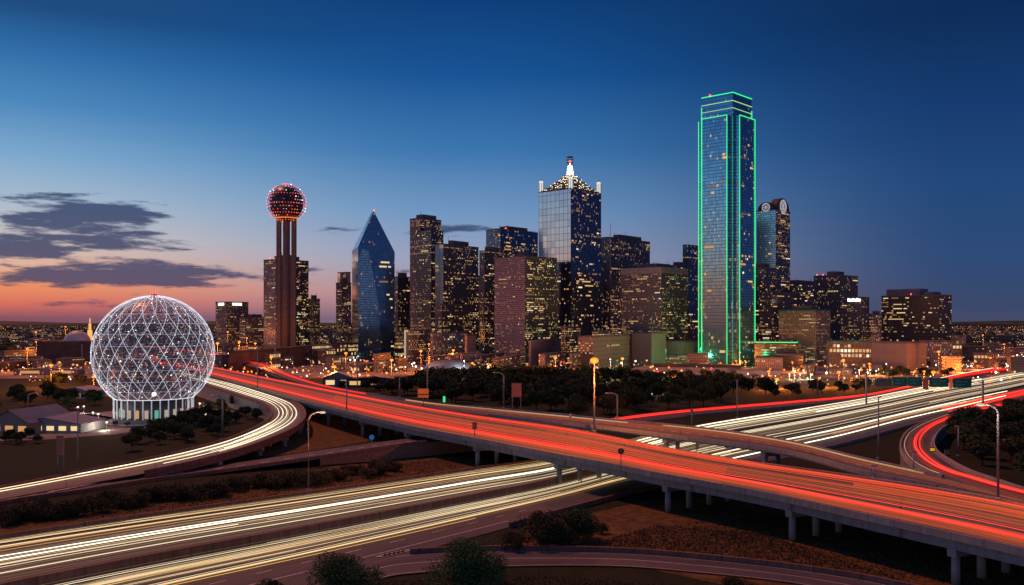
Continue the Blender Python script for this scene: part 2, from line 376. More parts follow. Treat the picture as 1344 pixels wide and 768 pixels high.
# ------------------------------------------------------------------ roads
def catmull(pts, n=6):
    out = []
    for i in range(len(pts) - 1):
        p0 = pts[max(i - 1, 0)]; p1 = pts[i]; p2 = pts[i + 1]; p3 = pts[min(i + 2, len(pts) - 1)]
        for k in range(n):
            u = k / n
            out.append(.5 * ((2 * p1) + (p2 - p0) * u + (2 * p0 - 5 * p1 + 4 * p2 - p3) * u * u + (3 * p1 - p0 - 3 * p2 + p3) * u ** 3))
    out.append(pts[-1].copy()); return out
class Road:
    def __init__(s, pairs, zs, rise=0.):
        if not isinstance(zs, (list, tuple)): zs = [zs] * len(pairs)
        s.k = len(pairs); s.n = 6
        A = [P(a[0], a[1], z + rise) for (a, b), z in zip(pairs, zs)]; B = [P(b[0], b[1], z + rise) for (a, b), z in zip(pairs, zs)]
        for q in (A, B):
            for p in q: p.z -= rise
        s.A = catmull(A, s.n); s.B = catmull(B, s.n)
        s.L = [0]
        for i in range(1, len(s.A)):
            s.L.append(s.L[-1] + ((s.A[i] + s.B[i]) / 2 - (s.A[i-1] + s.B[i-1]) / 2).length)
    def at(s, i, t, dz=0.):
        i = max(0, min(len(s.A) - 1, i)); j = int(i); f = i - j
        if f > 0: a = s.A[j].lerp(s.A[j+1], f); b = s.B[j].lerp(s.B[j+1], f)
        else: a, b = s.A[j], s.B[j]
        p = a.lerp(b, t); p.z += dz; return p
    def tof(s, px, py, dz=.7):
        best = None
        for i in range(len(s.A)):
            for k in range(-10, 111, 1):
                p = s.at(i, k / 100, dz)
                if p.y < 1: continue
                x = CX + F * p.x / p.y; y = HY - F * (p.z - H) / p.y
                d = (x - px) ** 2 + (y - py) ** 2 * 9
                if best is None or d < best[0]: best = (d, k / 100)
        return best[1]
    def surface(s, dz=0., t0=0., t1=1., i0=0, i1=None):
        m = MB(); i1 = len(s.A) - 1 if i1 is None else i1; W = (s.A[0] - s.B[0]).length
        for i in range(i0, i1):
            a, b, c, d = s.at(i, t1, dz), s.at(i + 1, t1, dz), s.at(i + 1, t0, dz), s.at(i, t0, dz)
            wa, wb = (s.at(i, t1) - s.at(i, t0)).length, (s.at(i+1, t1) - s.at(i+1, t0)).length
            m.face([a, b, c, d], 0, [(s.L[i], 0), (s.L[i+1], 0), (s.L[i+1], wb), (s.L[i], wa)], True)
        return m
    def strip(s, t, off, w, z0, z1, i0=0, i1=None):
        """extruded rail following the road at fraction t, offset off metres towards B"""
        m = MB(); i1 = len(s.A) - 1 if i1 is None else i1; prev = None
        for i in range(i0, i1 + 1):
            c = s.at(i, t); tg = s.at(min(i + 1, len(s.A) - 1), t) - s.at(max(i - 1, 0), t); tg.z = 0; tg.normalize()
            nrm = Vector((-tg.y, tg.x, 0)); d = (s.B[int(i)] - s.A[int(i)]); 
            if nrm.dot(d) < 0: nrm = -nrm
            a = c + nrm * (off - w / 2); b = c + nrm * (off + w / 2)
            q = [a + Vector((0, 0, z0)), b + Vector((0, 0, z0)), b + Vector((0, 0, z1)), a + Vector((0, 0, z1))]
            if prev:
                for k in range(4):
                    k2 = (k + 1) % 4; m.face([prev[k], prev[k2], q[k2], q[k]], 0, [(s.L[i-1], 0), (s.L[i-1], w), (s.L[i], w), (s.L[i], 0)])
            else: m.face(list(reversed(q)))
            prev = q
        m.face(prev); return m
SAME = dict
# A: the big red flyover. pairs are (far edge, near edge) in photo pixels at barrier height, z of the deck
A = Road([((180, 463), (170, 470)), ((230, 472), (222, 481)), ((279, 481), (273, 492)), ((350, 495), (335, 508)), ((444, 513), (430, 533)), ((530, 529), (525, 556)), ((620, 544), (620, 574)), ((729, 559), (723, 594)), ((801, 572), (800, 608)),
          ((870, 586), (866, 621)), ((960, 601), (945, 635)), ((1020, 610), (1024, 650)), ((1120, 624), (1120, 671)), ((1256, 645), (1245, 698)), ((1344, 661), (1344, 720)), ((1460, 685), (1480, 750)), ((1640, 722), (1680, 795))], 9.3, .9)
B = Road([((180, 453), (180, 456)), ((240, 457), (240, 461)), ((286, 463), (286, 468)), ((340, 474), (340, 482)), ((380, 489), (380, 497)), ((420, 503.5), (420, 507)), ((480, 515), (480, 518.5)), ((560, 527), (560, 531.5)), ((640, 534), (640, 543)), ((720, 541), (720, 552)),
          ((800, 549), (800, 560)), ((870, 555), (870, 569)), ((960, 565), (960, 580)), ((1044, 579), (1044, 593)), ((1129, 599), (1129, 616)), ((1212, 617), (1212, 633)), ((1262, 629), (1256, 642)), ((1344, 652), (1344, 659))], 9.0, .9)
Cr = Road([((-200, 672), (-200, 692)), ((0, 638), (0, 652)), ((100, 619), (100, 634)), ((188, 602), (190, 618)), ((250, 588), (262, 603)), ((300, 574), (318, 588)), ((334, 560), (360, 573)), ((352, 549), (388, 560)), ((356, 541), (401, 547)),
           ((351, 533), (399, 535)), ((338, 526), (384, 525)), ((312, 518), (345, 512)), ((287, 510), (310, 502)), ((262, 502), (280, 495)), ((225, 492), (240, 484))], [.3, .3, .6, 1.5, 3, 4.2, 5.4, 6.2, 6.8, 7.2, 7.6, 8.2, 8.6, 9, 9], .8)
D = Road([((-200, 693), (-200, 706)), ((0, 653), (0, 662)), ((100, 635), (100, 647)), ((200, 620), (200, 631)), ((300, 609), (300, 618)), ((420, 591), (420, 601)), ((500, 580), (500, 589)), ((560, 573), (560, 581)), ((640, 565), (650, 572))],
         [.12, .12, .15, .2, .8, 2.6, 4.2, 5, 5], 0)
E = Road([((-260, 755), (-260, 950)), ((0, 713), (0, 872)), ((200, 683), (200, 815)), ((424, 651), (424, 757)), ((624, 621), (624, 704)), ((725, 606), (740, 672)), ((820, 582), (850, 643)), ((914, 559), (980, 612)), ((1044, 538), (1110, 583)),
          ((1129, 524), (1203, 557)), ((1212, 508), (1275, 540)), ((1275, 499), (1344, 522)), ((1344, 487), (1430, 505)), ((1480, 469), (1600, 482))], .15, 0)
G = Road([((700, 570), (700, 582)), ((760, 556), (760, 566)), ((820, 547), (820, 557)), ((900, 538), (900, 547)), ((1044, 526), (1044, 534)), ((1136, 518), (1136, 523)), ((1200, 505), (1206, 509)), ((1260, 491), (1262, 497)), ((1344, 477), (1344, 485)), ((1480, 461), (1480, 467))], .2, 0)
Lp = Road([((1400, 506), (1410, 516)), ((1344, 518), (1352, 529)), ((1300, 528), (1310, 539)), ((1256, 538), (1273, 548)), ((1218, 551), (1242, 559)), ((1192, 564), (1228, 574)), ((1181, 581), (1230, 590)), ((1187, 600), (1251, 605)), ((1212, 616), (1277, 618)),
           ((1250, 627), (1310, 629)), ((1290, 638), (1344, 640)), ((1344, 651), (1400, 654)), ((1440, 676), (1500, 676))], [1, 1.5, 2.2, 3, 4, 5, 6, 7, 8, 8.6, 8.7, 8.7, 8.7], .7)
Dn = Road([((250, 790), (250, 880)), ((424, 748), (424, 800)), ((500, 732), (500, 760)), ((560, 726), (560, 751)), ((650, 723), (650, 744)), ((800, 725), (800, 743)), ((900, 732), (900, 750)), ((1024, 745), (1024, 763)), ((1120, 759), (1120, 780)), ((1200, 775), (1200, 800)), ((1320, 800), (1320, 840))], .22, 0)

tag(E.surface().build('freeway_road', asphalt), kind='structure')
tag(G.surface().build('service_road', asphalt), kind='structure')
tag(Dn.surface().build('exit_ramp_road', asphalt), kind='structure')
tag(D.surface().build('frontage_road', asphalt), kind='structure')

def bent(road, i, cols, spacing, first, zg, cap_z, parent, colr=.8):
    """one pier: a cap beam as the part and its round columns as sub-parts"""
    a, b = road.at(i, 1), road.at(i, 0); d = (b - a); d.z = 0
    Wd = d.length; tg = road.at(i + 1, 1) - road.at(i - 1, 1); tg.z = 0; tg.normalize()
    n = Vector((-tg.y, tg.x, 0))
    if n.dot(d) < 0: n = -n
    ang = math.atan2(n.y, n.x); o = Vector((a.x, a.y, 0)) + n * first
    Mx = Matrix.Translation(o) @ Matrix.Rotation(ang, 4, 'Z')
    cp = MB(); cp.box(-1.3, spacing * (cols - 1) + 1.3, -.95, .95, cap_z - 1.5, cap_z, 0, Mx)
    p = cp.build('pier', concrete, parent)
    for k in range(cols):
        c = Mx @ Vector((k * spacing, 0, 0))
        m = MB(); m.tube([(c.x, c.y, zg - .2), (c.x, c.y, cap_z - 1.5)], colr, 16)
        m.build('column', concrete, p)
def flyover(road, name, label, cat, depth, mat, piers, girders=5, i0=0, i1=None, near_bar=True, far_bar=True, far_rng=None, near_rng=None, cols=(5, 8, 2.2), skirt=None):
    r = thing(name, label, cat)
    n = len(road.A) - 1
    road.surface().build('roadway', mat, r)
    # slab edge + barrier
    nr = near_rng or (0, n); fr = far_rng or (0, n)
    bm_ = rust_j if name == 'curved_ramp' else barrier_c
    if near_bar: road.strip(1., -.25, .5, -.55, .92, nr[0], nr[1]).build('barrier', bm_, r)
    if far_bar: road.strip(0., .25, .5, -.55, .92, fr[0], fr[1]).build('barrier', bm_, r)
    road.surface(-.5).build('deck_slab', concrete_dark, r)
    if girders:
        for k in range(girders):
            tt = 1 - k / (girders - 1)
            off = -.95 if k == 0 else (.95 if k == girders - 1 else 0)
            road.strip(tt, off, .7, -depth, -.52, 0, n).build('girder', girder_c, r)
    for i in piers: bent(road, i, cols[0], cols[1], cols[2], 0, road.at(i, 1).z - depth - .02, r)
    return r
def idx_near(road, px, t=1.):
    best = None
    for i in range(0, (len(road.A) - 1) * 4):
        p = road.at(i / 4, t)
        if p.y < 10: continue
        x = CX + F * p.x / p.y
        if best is None or abs(x - px) < best[0]: best = (abs(x - px), i / 4)
    return best[1]
pA = [idx_near(A, x) for x in (1246, 1030, 868, 725, 620, 528, 470, 425, 385, 350, 320)]
flyover(A, 'highway_flyover', 'long concrete flyover carrying bands of red tail lights from lower right to far left', 'flyover', 2.45, deck_conc, pA, girders=5)
pB = [idx_near(B, x) for x in (1150, 1000, 870, 760)]
flyover(B, 'connector_flyover', 'narrower brown flyover running just behind the long red one and joining it', 'flyover', 1.1, deck_brown, pB, girders=3, near_rng=(8 * 6, 15 * 6 + 2), far_rng=(0, 15 * 6 + 3), cols=(2, 6, 2.0))
pC = [idx_near(Cr, x) for x in ()]
rC = flyover(Cr, 'curved_ramp', 'curved elevated ramp with white headlight streaks bending round beside the glowing sphere', 'ramp', 1.9, deck_brown,
        [5 * 6 - 3, 6 * 6 - 2, 7 * 6 - 2, 8 * 6], girders=0, far_rng=(0, 14 * 6), near_rng=(3 * 6, 14 * 6), cols=(2, 6, 2.0))
Cr.strip(1., -.8, .8, -1.9, -.52, 3 * 6, 10 * 6).build('girder', rust_conc, rC)
def wall_under(road, tt, off, i0, i1, mat, parent=None, name='retaining_wall', zb=-.3, zt=-.55):
    m = MB()
    for i in range(i0, i1):
        a, b = road.at(i, tt), road.at(i + 1, tt)
        m.face([(a.x, a.y, zb), (b.x, b.y, zb), (b.x, b.y, b.z + zt), (a.x, a.y, a.z + zt)], 0, [(road.L[i], 0), (road.L[i+1], 0), (road.L[i+1], b.z), (road.L[i], a.z)])
    for i in range(i0, i1):   # back skin half a metre behind, gives the wall thickness
        a, b = road.at(i, tt + off), road.at(i + 1, tt + off)
        m.face([(b.x, b.y, zb), (a.x, a.y, zb), (a.x, a.y, a.z + zt), (b.x, b.y, b.z + zt)])
    return m.build(name, mat, parent)
wall_under(Cr, .03, .05, 8 * 6, 14 * 6, concrete, rC, 'support_wall')
rL = flyover(Lp, 'loop_ramp', 'curving loop ramp with two red streaks beside the dark trees at right', 'ramp', 1.6, deck_brown, [], girders=0, far_rng=(3 * 6, 8 * 6 + 4), near_rng=(3 * 6, 12 * 6))
wall_under(Lp, .02, .04, 0, 9 * 6, concrete_dark, rL, 'support_wall')
wall_under(Lp, .98, -.04, 0, 12 * 6, concrete_dark, rL, 'support_wall')
# walls along the depressed freeway
tag(E.strip(0., -.6, .5, -.2, 1.9, 0, 5 * 6 + 2).build('roadside_wall', rust_j), 'long low rusty brown wall along the far side of the streaked freeway', 'wall')
t_med = E.tof(424, 700, 0)
tag(E.strip(t_med, -.5, .8, -.1, 2.5, 0, 5 * 6 + 4).build('median_wall', rust_j), 'rusty brown median wall dividing the two bands of white streaks', 'wall')
tag(E.strip(1., .3, .45, -.2, 1.2, 4 * 6 + 2, 7 * 6).build('barrier_wall', rust_j), 'orange lit concrete wall on the near side of the freeway before the flyover piers', 'wall')
tag(E.strip(1., .3, .45, -.2, 1.1, 7 * 6 + 3, 12 * 6).build('freeway_barrier', concrete), 'concrete barrier at near edge of the white multi lane freeway', 'barrier')
for nm, tt, lb in (('median_barrier', .34, 'median barrier between first and second band of white streaks'), ('dividing_barrier', .66, 'concrete barrier between the second and third band of white streaks')):
    tag(E.strip(tt, 0, .5, 0, .9, 7 * 6, 13 * 6).build(nm, concrete_dark), lb, 'barrier')
tag(Dn.strip(0., -.2, .45, -.2, 1.1, 3 * 6 - 2, 10 * 6).build('ramp_parapet', rust_j), 'pinkish concrete parapet along the purple exit ramp in front', 'barrier')
tag(D.strip(1., .2, .4, -.3, .9, 0, 7 * 6).build('road_parapet', rust_j), 'brown parapet on the near side of the purple frontage road', 'barrier')
wl = wall_under(D, 1., -.06, 5 * 6, 8 * 6, brick_conc, None, 'retaining_wall', zb=-.3, zt=0.); tag(wl, 'tall reddish block retaining wall under the frontage road beneath the flyover', 'wall')
G2 = G.strip(1., .2, .4, -.2, .8, 3 * 6, 6 * 6); tag(G2.build('service_barrier', concrete_dark), 'low dark barrier in front of the thin red streaked service road', 'barrier')
# painted markings
def mark(name, road, t0, t1, i0, i1, step=None, on=.4, mat=white_paint):
    m = MB(); i = i0
    while i < i1:
        j = min(i1, i + (step * on if step else .5)); k = i
        while k < j - 1e-6:
            k2 = min(j, k + .5)
            m.face([road.at(k, t1, .012), road.at(k2, t1, .012), road.at(k2, t0, .012), road.at(k, t0, .012)]); k = k2
        i += step if step else .5
    tag(m.build(name, mat), kind='structure')
mark('lane_marking', E, .83, .834, 6, 28, 1.6, .35); mark('lane_marking', E, .915, .92, 2, 26); mark('lane_marking', E, .14, .145, 4, 30, 1.6, .35)
mark('lane_marking', Dn, .48, .50, 10, 55, None); mark('lane_marking', Dn, .94, .955, 8, 55); mark('lane_marking', Dn, .05, .065, 14, 55)
mark('lane_marking', D, .46, .50, 2, 44, 1.5, .4); mark('lane_marking', B, .48, .5, 44, 96, 1.2, .4); mark('lane_marking', A, .5, .505, 20, 96, 1., .35)
mark('lane_marking', Lp, .08, .1, 20, 50); mark('lane_marking', Lp, .9, .92, 20, 72)
# chevrons in the two gores
m = MB()
for k in range(6):
    a = P(492 + k * 6, 731 - k * 1.2, .26); m.face([a, a + Vector((1.6, .3, 0)), a + Vector((3.0, 2.6, 0)), a + Vector((1.4, 2.3, 0))])
for k in range(9):
    a = P(62 + k * 9, 645.5 - k * 1.7, .5); m.face([a, a + Vector((1.3, .2, 0)), a + Vector((2.6, 2.8, 0)), a + Vector((1.3, 2.6, 0))])
tag(m.build('gore_marking', white_paint), kind='structure')

# ------------------------------------------------------------------ streaks of light on the carriageways
SK = [1.]
def streaks(name, label, road, items, kind='stuff'):
    """items: (t, radius, material index, i0, i1, height)"""
    m = MB()
    for (tt, r, mi, i0, i1, h) in items:
        k = i0; pts = []; ph = tt * 91; am = .004 + .006 * abs(math.sin(tt * 53))
        while k <= i1: pts.append(road.at(k, tt + am * math.sin(k * .13 + ph), h)); k += 1 if i1 - i0 > 3 else .5
        if len(pts) > 1: m.tube(pts, r * SK[0], 4, mi, caps=True, smooth=False)
    o = m.build(name, STREAK_M); tag(o, label, 'light streaks', kind=kind); return o
STREAK_M = [emit_mat('tail_light_red', (1, .014, .010), 1.25, 'AUTO'), emit_mat('tail_light_hot', (1, .035, .025), 2.6, 'AUTO'), emit_mat('tail_light_orange', (1, .12, .025), .65, 'AUTO'), emit_mat('tail_light_faint', (.75, .15, .07), .32, 'NONE'),
            emit_mat('headlight_white', (1, .80, .50), 1.25, 'AUTO'), emit_mat('headlight_bright', (1, .86, .62), 2.5, 'AUTO'), emit_mat('headlight_faint', (.8, .52, .3), .30, 'NONE'), emit_mat('headlight_amber', (1, .55, .16), 1.2, 'AUTO')]
rs = random.Random(11)
nA = len(A.A) - 1
def band(c, wd, n, mats, r, i0, i1, hh=(.5, 1.0), jitter=True):
    out = []
    for k in range(n):
        x = rs.gauss(0, .5); a0 = i0; a1 = i1
        if jitter and rs.random() < .3: a0 = i0 + rs.uniform(0, (i1 - i0) * .5)
        if jitter and rs.random() < .3: a1 = i1 - rs.uniform(0, (i1 - i0) * .4)
        out.append((c + x * wd, rs.uniform(.55, 1.2) * r, rs.choice(mats), int(a0), int(a1), rs.uniform(*hh)))
    return out
SK[0] = .8
tA1, tA2 = A.tof(1000, 635), A.tof(1000, 611)
print('tA', tA1, tA2, t_med)
it = band(tA1, .08, 36, [0, 0, 2, 1, 3], .065, 0, nA) + band(tA2, .075, 27, [0, 0, 2, 1, 3], .065, 0, nA)
it += band(.44, .14, 30, [3, 2, 3], .06, 24, nA) + band(.86, .12, 30, [2, 3, 3], .06, 30, nA) + band(.46, .22, 26, [0, 3, 3, 2], .05, 0, 60) + band(.9, .1, 14, [3, 2], .05, 0, 60) + band(.12, .14, 16, [2, 3], .06, 50, nA) + band(.33, .16, 22, [2, 2, 3], .07, 72, nA)
it += band(.86, .06, 12, [2, 3], .06, 66, nA) + band(tA1, .08, 10, [0, 2], .08, 0, 60)
streaks('tail_light_streaks', 'two broad bands of red tail light streaks running the length of the long flyover', A, it)
nB = len(B.A) - 1
it = band(.30, .04, 3, [4, 7], .05, 40, 62) + band(.22, .03, 3, [4, 7], .05, 66, 90) + band(.5, .25, 14, [3, 3, 2], .045, 40, nB) + band(.5, .22, 12, [0, 0, 2], .12, 0, 36)
streaks('faint_light_streaks', 'thin pale and orange streaks along the brown connector behind the red flyover', B, it)
SK[0] = .62
it = []
for tt in (.22, .34, .47, .62, .74): 
    for k in range(2): it.append((tt + rs.uniform(-.02, .02), rs.uniform(.08, .15), rs.choice([4, 5]), rs.randint(10, 34), 84, rs.uniform(.5, .8)))
for tt in (.20, .42): it += [(tt, .12, 5, 0, 40, .6), (tt + .05, .09, 4, 0, 30, .6), (tt + .03, .06, 7, 0, 30, .7)]
it += band(.45, .2, 10, [6, 4], .05, 20, 84)
streaks('headlight_streaks', 'creamy white headlight streaks curling along the curved ramp', Cr, it)
# freeway: photo pixel rows at x=424 -> fraction
def tE(y): return (1/229 - 1/(y - 422)) / (1/229 - 1/335)
it = []
for y, r, mt in ((653.5, .10, 4), (656, .13, 4), (657.5, .06, 7), (666, .15, 5), (668.5, .20, 5), (664, .07, 6), (671, .06, 7), (676, .10, 4), (678, .07, 6), (682, .13, 4), (683.5, .07, 6), (680, .06, 6)):
    it.append((tE(y), r, mt, 0, 41, rs.uniform(.5, .7)))
for y in (685, 662, 673, 679.5, 687): it.append((tE(y), .05, 6, 0, 36, .6))
for y, r, mt in ((704, .10, 4), (710.5, .17, 4), (711.8, .07, 7), (716, .06, 6), (718, .08, 6), (723, .11, 4), (725, .10, 7), (706, .06, 6), (713.5, .05, 6), (728, .05, 6), (720, .05, 6)):
    it.append((tE(y), r, mt, 0, 42, rs.uniform(.5, .7)))
for _ in range(70):
    y = rs.choice([655, 668, 679, 706, 713, 722]) + rs.gauss(0, 4.5)
    if 650 < y < 688 or 701 < y < 731:
        a_ = rs.choice([0, 0, rs.randint(0, 25)]); it.append((tE(y), rs.uniform(.025, .06), rs.choice([6, 6, 4, 4, 6, 7]), a_, 41 if rs.random() < .6 else rs.randint(a_ + 8, 41), rs.uniform(.4, 1.3)))
it.append((tE(674), .09, 5, 0, 15, .8)); it.append((tE(729), .07, 7, 0, 24, .6))
streaks('headlight_streaks', 'two groups of long white headlight streaks crossing the lower left on the freeway', E, it)
SK[0] = 1.0
it = []
for c, wd, n in ((.17, .13, 19), (.5, .13, 18), (.78, .09, 10)):
    for k in range(n):
        tt = c + (k / (n - 1) - .5) * 2 * wd + rs.uniform(-.008, .008)
        i0 = 37 if rs.random() < .8 else rs.randint(39, 60)
        i1 = 78 if rs.random() < .8 else rs.randint(60, 78)
        if c == .78: i1 = rs.randint(58, 66)
        it.append((tt, rs.uniform(.05, .2), rs.choice([4, 4, 5, 6, 4, 6]), i0, i1, rs.uniform(.5, .9)))
streaks('headlight_streaks', 'wide sheet of dense white headlight streaks on the multi lane freeway at right', E, it)
it = band(.86, .10, 26, [0, 0, 1, 2], .16, 58, 78) + band(.78, .05, 8, [2, 7], .12, 48, 64)
streaks('tail_light_streaks', 'red tail light streaks beyond the sign gantry along the near edge of the freeway', E, it)
it = band(.35, .16, 9, [0, 0, 1], .10, 8, 56) + band(.5, .28, 26, [0, 0, 3, 0], .22, 38, 54) + band(.15, .08, 5, [4, 5], .12, 36, 54)
streaks('tail_light_streaks', 'thin red streaks on the service road behind the white freeway', G, it)
it = band(.42, .05, 7, [0, 1, 0], .10, 8, 72, jitter=False) + band(.56, .05, 7, [0, 1, 2], .10, 8, 72, jitter=False) + [(.14, .05, 7, 20, 50, .6)] + band(.5, .2, 8, [3], .05, 10, 72)
streaks('tail_light_streaks', 'pair of red streaks sweeping round the loop ramp at right', Lp, it)
# ------------------------------------------------------------------ buildings
fa = {}
def FA(name, **k):
    q = {'mirror_glass': 1., 'tower_glass': .72, 'tower_glass_dark': .72, 'plain_wall': 1., 'lit_office': .8, 'tan_rows': .8, 'blue_glass': .66}.get(name, .64)
    k['bw'] *= q; k['fh'] *= q
    fa[name] = facade(name, **k); fa[name + '_p'] = k
FA('blue_glass', glass=C(.07, .20, .38), frame=C(.03, .07, .12), bw=3.2, fh=4.2, mull=.07, span=.10, metal=.95, rough=.07, glow=.07, gs=.22, vary=.35)
FA('mirror_glass', glass=C(.60, .62, .68), frame=C(.16, .17, .20), bw=7., fh=8.5, mull=.05, span=.05, metal=.97, rough=.06, glow=.02, gs=.2, vary=.2)
FA('tower_glass', glass=C(.31, .58, .78), frame=C(.03, .06, .09), bw=2.4, fh=5.2, mull=.07, span=.13, metal=.95, rough=.08, glow=.05, gs=.25, vary=.45)
FA('tower_glass_dark', glass=C(.24, .56, .76), frame=C(.01, .04, .06), bw=2.4, fh=4.3, mull=.08, span=.18, metal=.9, rough=.1, glow=.05, gs=.25, vary=.5)
FA('navy_glass', glass=C(.13, .20, .32), frame=C(.03, .035, .05), bw=3.0, fh=4.0, mull=.10, span=.22, metal=.9, rough=.12, glow=.13, gs=.32)
FA('dark_grid', glass=C(.13, .16, .21), frame=C(.075, .08, .095), bw=2.8, fh=3.9, mull=.22, span=.36, metal=.75, rough=.15, glow=.26, gs=.34)
FA('brown_grid', glass=C(.10, .09, .09), frame=C(.17, .155, .16), bw=2.9, fh=3.8, mull=.30, span=.42, metal=.4, rough=.2, glow=.30, gs=.30)
FA('pink_grid', glass=C(.06, .05, .07), frame=C(.30, .25, .29), bw=2.7, fh=3.7, mull=.30, span=.46, metal=.4, rough=.2, glow=.22, gs=.30)
FA('green_grid', glass=C(.09, .14, .10), frame=C(.13, .14, .10), bw=2.8, fh=3.7, mull=.22, span=.42, metal=.5, rough=.2, glow=.34, gs=.34, gcol=(.9, .75, .25, 1))
FA('rib_dark', glass=C(.12, .14, .20), frame=C(.10, .10, .13), bw=3.4, fh=3.9, mull=.42, span=.10, metal=.7, rough=.15, glow=.22, gs=.30)
FA('rib_tan', glass=C(.09, .07, .06), frame=C(.26, .245, .255), bw=3.2, fh=3.9, mull=.42, span=.22, metal=.4, rough=.25, glow=.35, gs=.38)
FA('band_dark', glass=C(.13, .12, .12), frame=C(.08, .07, .068), bw=3.6, fh=4.2, mull=.06, span=.46, metal=.7, rough=.12, glow=.16, gs=.34)
FA('beige_hotel', glass=C(.08, .07, .06), frame=C(.26, .22, .16), bw=3.0, fh=3.2, mull=.42, span=.48, metal=.3, rough=.3, glow=.42, gs=.42)
FA('office_small', glass=C(.10, .09, .08), frame=C(.24, .18, .16), bw=3.6, fh=4.0, mull=.26, span=.48, metal=.3, rough=.3, glow=.5, gs=.6)
FA('lit_office', glass=C(.15, .12, .08), frame=C(.20, .16, .13), bw=4.6, fh=6.5, mull=.2, span=.35, metal=.2, rough=.3, glow=.9, gs=.75, gcol=(1, .66, .28, 1))
FA('tan_rows', glass=C(.05, .045, .045), frame=C(.33, .25, .22), bw=6.4, fh=6.2, mull=.42, span=.62, metal=.3, rough=.3, glow=.1, gs=.3)
FA('plain_wall', glass=C(.30, .24, .22), frame=C(.36, .29, .27), bw=9., fh=7., mull=.02, span=.03, metal=0., rough=.85, glow=0., gs=0., vary=.15)
WM = {}
def window_mesh(wd, ht, mi):
    k = (round(wd, 2), round(ht, 2), mi)
    if k not in WM:
        m = MB(); m.box(0, wd, -.12, 0, 0, ht); WM[k] = m.mesh('lit_window', win[mi])
    return WM[k]
NW = [0]
def lit(parent, a, b, z0, h, fname, p, K, seed, wts=(5, 3, 3, 4, 1), zmin=0, runs=.45, fine=1):
    """lit windows on the wall a->b (outward to the right of a->b); K largest as parts, the rest one part"""
    k = fa[fname + '_p']; bw, fh, mu, spn = k['bw'], k['fh'], k['mull'], k['span']
    r = random.Random(seed); d = Vector((b[0] - a[0], b[1] - a[1], 0)); L = d.length; d.normalize(); ang = math.atan2(d.y, d.x)
    nc, nf = int(L / bw), int(h / fh); out = []
    for f in range(nf):
        if f * fh + z0 < zmin: continue
        fp = p * r.choice([.1, .2, .3, .6, .9, 1.6, 3.4]); c = 0
        while c < nc:
            if r.random() < fp * .46:
                n = 1
                while r.random() < runs and n < 9: n += 1
                mi = r.choices(range(5), wts)[0]
                for q in range(n):
                    if c + q < nc: out.append((c + q, f, mi))
                c += n
            c += 1
    out = [q for q in out if mnoise.noise(Vector((q[0] * bw * .03, q[1] * fh * .05, seed * 1.37))) + r.uniform(-.18, .3) > -.08]
    r.shuffle(out); nrm = Vector((d.y, -d.x, 0))
    M0 = Matrix.Translation((a[0], a[1], z0)) @ Matrix.Rotation(ang, 4, 'Z')
    wd, ht = bw * (1 - mu * 1.5), fh * (1 - spn) * .85
    for (c, f, mi) in out[:K]:
        o = bpy.data.objects.new('lit_window', window_mesh(wd, ht, mi)); COL.objects.link(o)
        o.matrix_world = M0 @ Matrix.Translation((c * bw + bw * mu, -.02, f * fh + fh * spn)); o.parent = parent; NW[0] += 1
        o.matrix_parent_inverse = parent.matrix_world.inverted() if False else Matrix.Identity(4)
    if out[K:]:
        m = MB()
        for (c, f, mi) in out[K:]:
            x, z = c * bw + bw * mu, f * fh + fh * spn
            m.box(x, x + wd, -.14, -.02, z, z + ht, mi, M0)
        tag(m.build('lit_windows', win, parent), kind='stuff')
def frame_of(x0, xc, x1, Y, th):
    th = R(th); k0, kc, k1 = (x0 - CX) / F, (xc - CX) / F, (x1 - CX) / F
    c = Vector((kc * Y, Y, 0))
    if math.sin(th) - k1 * math.cos(th) < .12 and x1 - xc > xc - x0:
        c = Vector((k1 * Y, Y, 0)); return c, Vector((-math.cos(th), math.sin(th), 0)), Vector((math.sin(th), math.cos(th), 0)), max(2, (c.x - k0 * c.y) / (math.cos(th) + k0 * math.sin(th))), 24.
    wl = max(2, (c.x - k0 * c.y) / (math.cos(th) + k0 * math.sin(th))); wr = max(2, (k1 * c.y - c.x) / (math.sin(th) - k1 * math.cos(th)))
    dl = Vector((-math.cos(th), math.sin(th), 0)); dr = Vector((math.sin(th), math.cos(th), 0))
    return c, dl, dr, wl, wr
def rect(c, dl, dr, l0, l1, r0, r1):
    """corner footprint (ccw) from l0..l1 along the left wall and r0..r1 along the right wall"""
    f = lambda l, r: ((c + dl * l + dr * r).x, (c + dl * l + dr * r).y)
    return [f(l0, r0), f(l0, r1), f(l1, r1), f(l1, r0)]
BC = [0]
